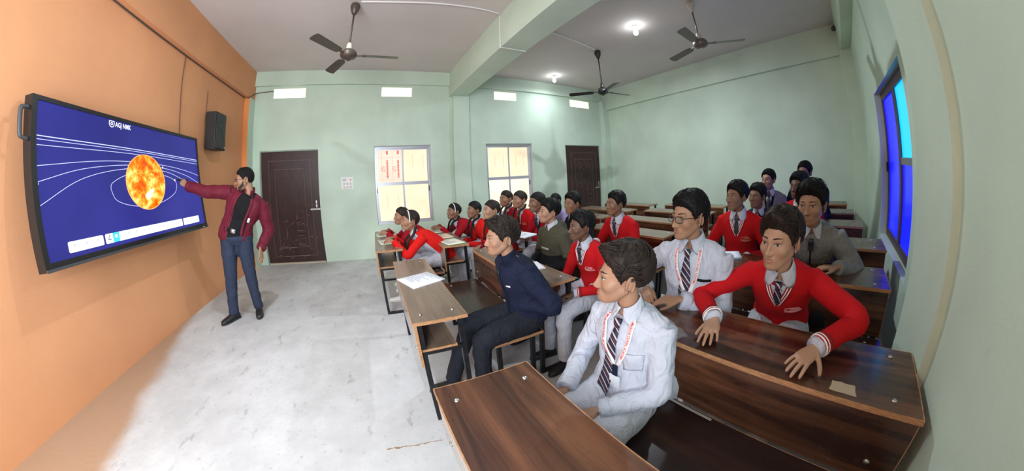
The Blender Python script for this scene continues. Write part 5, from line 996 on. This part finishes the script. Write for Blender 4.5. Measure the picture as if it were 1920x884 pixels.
# fourth and fifth rows on the right
P_('boy in a navy jacket low behind the third desk, beside the boy in red', 'teen', 21, (5.85, -4.749, 1.088), 1.06, .92, SK3, dict(top='jacket', mat=M_NAVY, legs=M_DTROU, fold=.014, fsize=.09, girth=.016, zip=M_WBADGE), None, lod=2, hair=BH(top=.03), maxback=.12)
P_('boy in a red sweater half hidden behind the grey hooded top', 'teen', 23, (5.85, -5.208, 1.188), 1.08, 1.06, SK4, SWT(crest=None), None, lod=2, hair=BH(top=.032, side=.014), maxback=.12)
P_('boy in a taupe blazer with white shirt and tie in the back rows', 'teen', 22, (6.70, -4.702, 1.206), 1.09, 1.06, SK2, dict(top='blazer', mat=M_TAN, legs=M_DTROU, vneck=True, vdepth=.30, vwide=.06, band=(M_BLACK, M_BLACK), tie=.27, tiemat=M_DTIE, fold=.012, fsize=.09), None, lod=2, hair=BH(top=.022, side=.008), maxback=.12)
P_('rearmost boy in a dark jacket by the blue window, only his head showing', 'teen', 24, (6.75, -5.192, 1.280), 1.06, 1.12, SK3, dict(top='jacket', mat=M_DNAVY, legs=M_DTROU, fold=.012, fsize=.09), None, lod=2, hair=BH(top=.026), maxback=.12)
# girls by the doors, front bench
P_('girl in a crimson cardigan with clasped hands, far seat of the front bench', 'girl', 1, (2.893, -1.750, .995), 1.02, .92, SK2, GIRL(M_DRED), arms(2.69, -1.82, 2.70, -1.60, .79, (-.9, .6, 0), (-.9, -.6, 0), curl=(.5, .6, .4)), hair=GH, hairmat=M_HAIR2, maxback=.34, braids='none', look=(.1, -2.3, 1.25))
P_('girl in a bright red cardigan over white with a thin hairband, front bench', 'girl', 2, (2.943, -2.300, 1.005), 1.02, .95, SK2, GIRL(M_RED2, split=M_WTROU, split_at=(-1, 0), split_f=.0, vneck=False, tie=0, hem=0), arms(2.73, -2.36, 2.75, -2.14, .79, (-.9, .6, 0), (-.9, -.6, 0), curl=(.5, .6, .4)), hair=GH, hairmat=M_HAIR2, band=M_BAND, maxback=.36, look=(.1, -2.5, 1.25), braids='short', legs=dict(L=dict(kf=.40, af=.0), R=dict(kf=.44, af=.12)))
# second bench by the doors
P_('girl with a broad white hairband leaning over her book, second bench', 'girl', 3, (3.644, -1.700, 1.000), 1.0, .94, SK3, GIRL(M_DRED), arms(3.44, -1.78, 3.44, -1.58, .79, (-.9, .5, 0), (-.9, -.5, 0), curl=(.5, .6, .4)), hair=GH, band=M_BAND, maxback=.34, braids='long')
P_('girl in a bright red vest with two long ribboned plaits, second bench', 'girl', 4, (3.820, -2.059, 1.042), .95, .90, SK3, GIRL(M_RED2), None, hair=GH, maxback=.14, braids='long')
P_('fair girl in a crimson cardigan with dark plaits, near seat of the second bench', 'girl', 5, (3.900, -2.431, 1.068), 1.0, .92, SK1, GIRL(M_DRED, split=M_SHIRT, split_at=(-1, 0), split_f=.085), None, hair=GH, hairmat=M_HAIR2, maxback=.14, braids='long')
# third bench by the doors
P_('girl in a crimson cardigan in front of the window, far seat of the third bench', 'girl', 6, (4.550, -1.509, 1.104), 1.08, .98, SK2, GIRL(M_DRED), None, hair=GH, hairmat=M_HAIR2, maxback=.12, braids='long', lod=2)
P_('girl in a red V-neck with crest and one plait forward, third bench', 'girl', 7, (4.550, -1.930, 1.110), 1.08, .98, SK5, GIRL(M_RED, band=BANDS, crest=(.07, .17, M_CREST)), None, hair=GH, hairmat=M_HAIR2, maxback=.12, braids='long')
P_('girl in a dark-collared red top, near seat of the third bench', 'girl', 8, (4.500, -2.470, 1.105), 1.10, .98, SK3, GIRL(M_DRED, badge=(.07, .16, .05, .02, M_WBADGE), band=(M_DNAVY, M_DNAVY), vwide=.075), arms(4.32, -2.62, 4.30, -2.36, .70), hair=GH, maxback=.14, braids='bun')
# fourth bench by the doors
P_('girl in lilac almost hidden behind the boy in the olive hooded top', 'girl', 10, (5.250, -1.805, 1.018), 1.0, .86, SK3, dict(top='shirt', mat=M_LILAC, legs=M_DTROU, fold=.012, fsize=.09, collar=False), None, lod=2, hair=GH, maxback=.12, braids='none')
P_('student in red bent low, only a shoulder showing before the dark back door', 'girl', 12, (5.30, -2.252, 1.000), .95, .84, SK3, GIRL(M_RED), None, lod=2, hair=GH, maxback=.10, braids='none')
# ---------------------------------------------------------------- the teacher
tch = dict(label='bearded teacher in a maroon jacket pointing a pen at the screen', kind='man', seed=30, skin=SK2, face=(.22, -1), head=(1.015, -2.300, 1.548), look=(.1, -2.75, 1.50), s=1.08, hs=1.02, lod=0, stand=True, pelvis=(.865, -2.30, .93), pitch=-.05, tilt=0,
    knee=dict(R=(.735, -2.36, .50), L=(.945, -2.27, .50)), ankle=dict(R=(.665, -2.36, .085), L=(.925, -2.20, .085)), toe=dict(R=(-.55, -1), L=(.35, -1)), beard=True, glasses=M_FRAME, hair=dict(top=.017, side=.006, front=.006, rough=.0015), group=None, hand=.95,
    arms=dict(R=dict(at=(.272, -2.36, 1.505), dir=(-1, .1, .85), nz=(.25, -.9, .5), pole=(0, -.25, -1), curl=(.55, .75, .5), splay=.02, thumb=.35, tcurl=.5), L=dict(at=(1.165, -2.335, .800), dir=(.05, -.1, -1), nz=(.9, -.3, 0), pole=(.2, 1, .05), curl=(.22, .3, .2))),
    wear=dict(top='jacket', mat=M_MAROON, legs=M_NTROU, collar=True, stand=True, collarmat=M_MAROON, fold=.020, fsize=.10, girth=.030, hem=0, sleeve=(.068, .078, .072, .066, .060, .052), belt=.425, split_z=.955, split=M_BLACK, split_at=(.22, -1), split_f=.0, split_w=.082, edges=.082, badge=(.115, .26, .022, .055, M_WBADGE), gap=26))
build_person(tch)
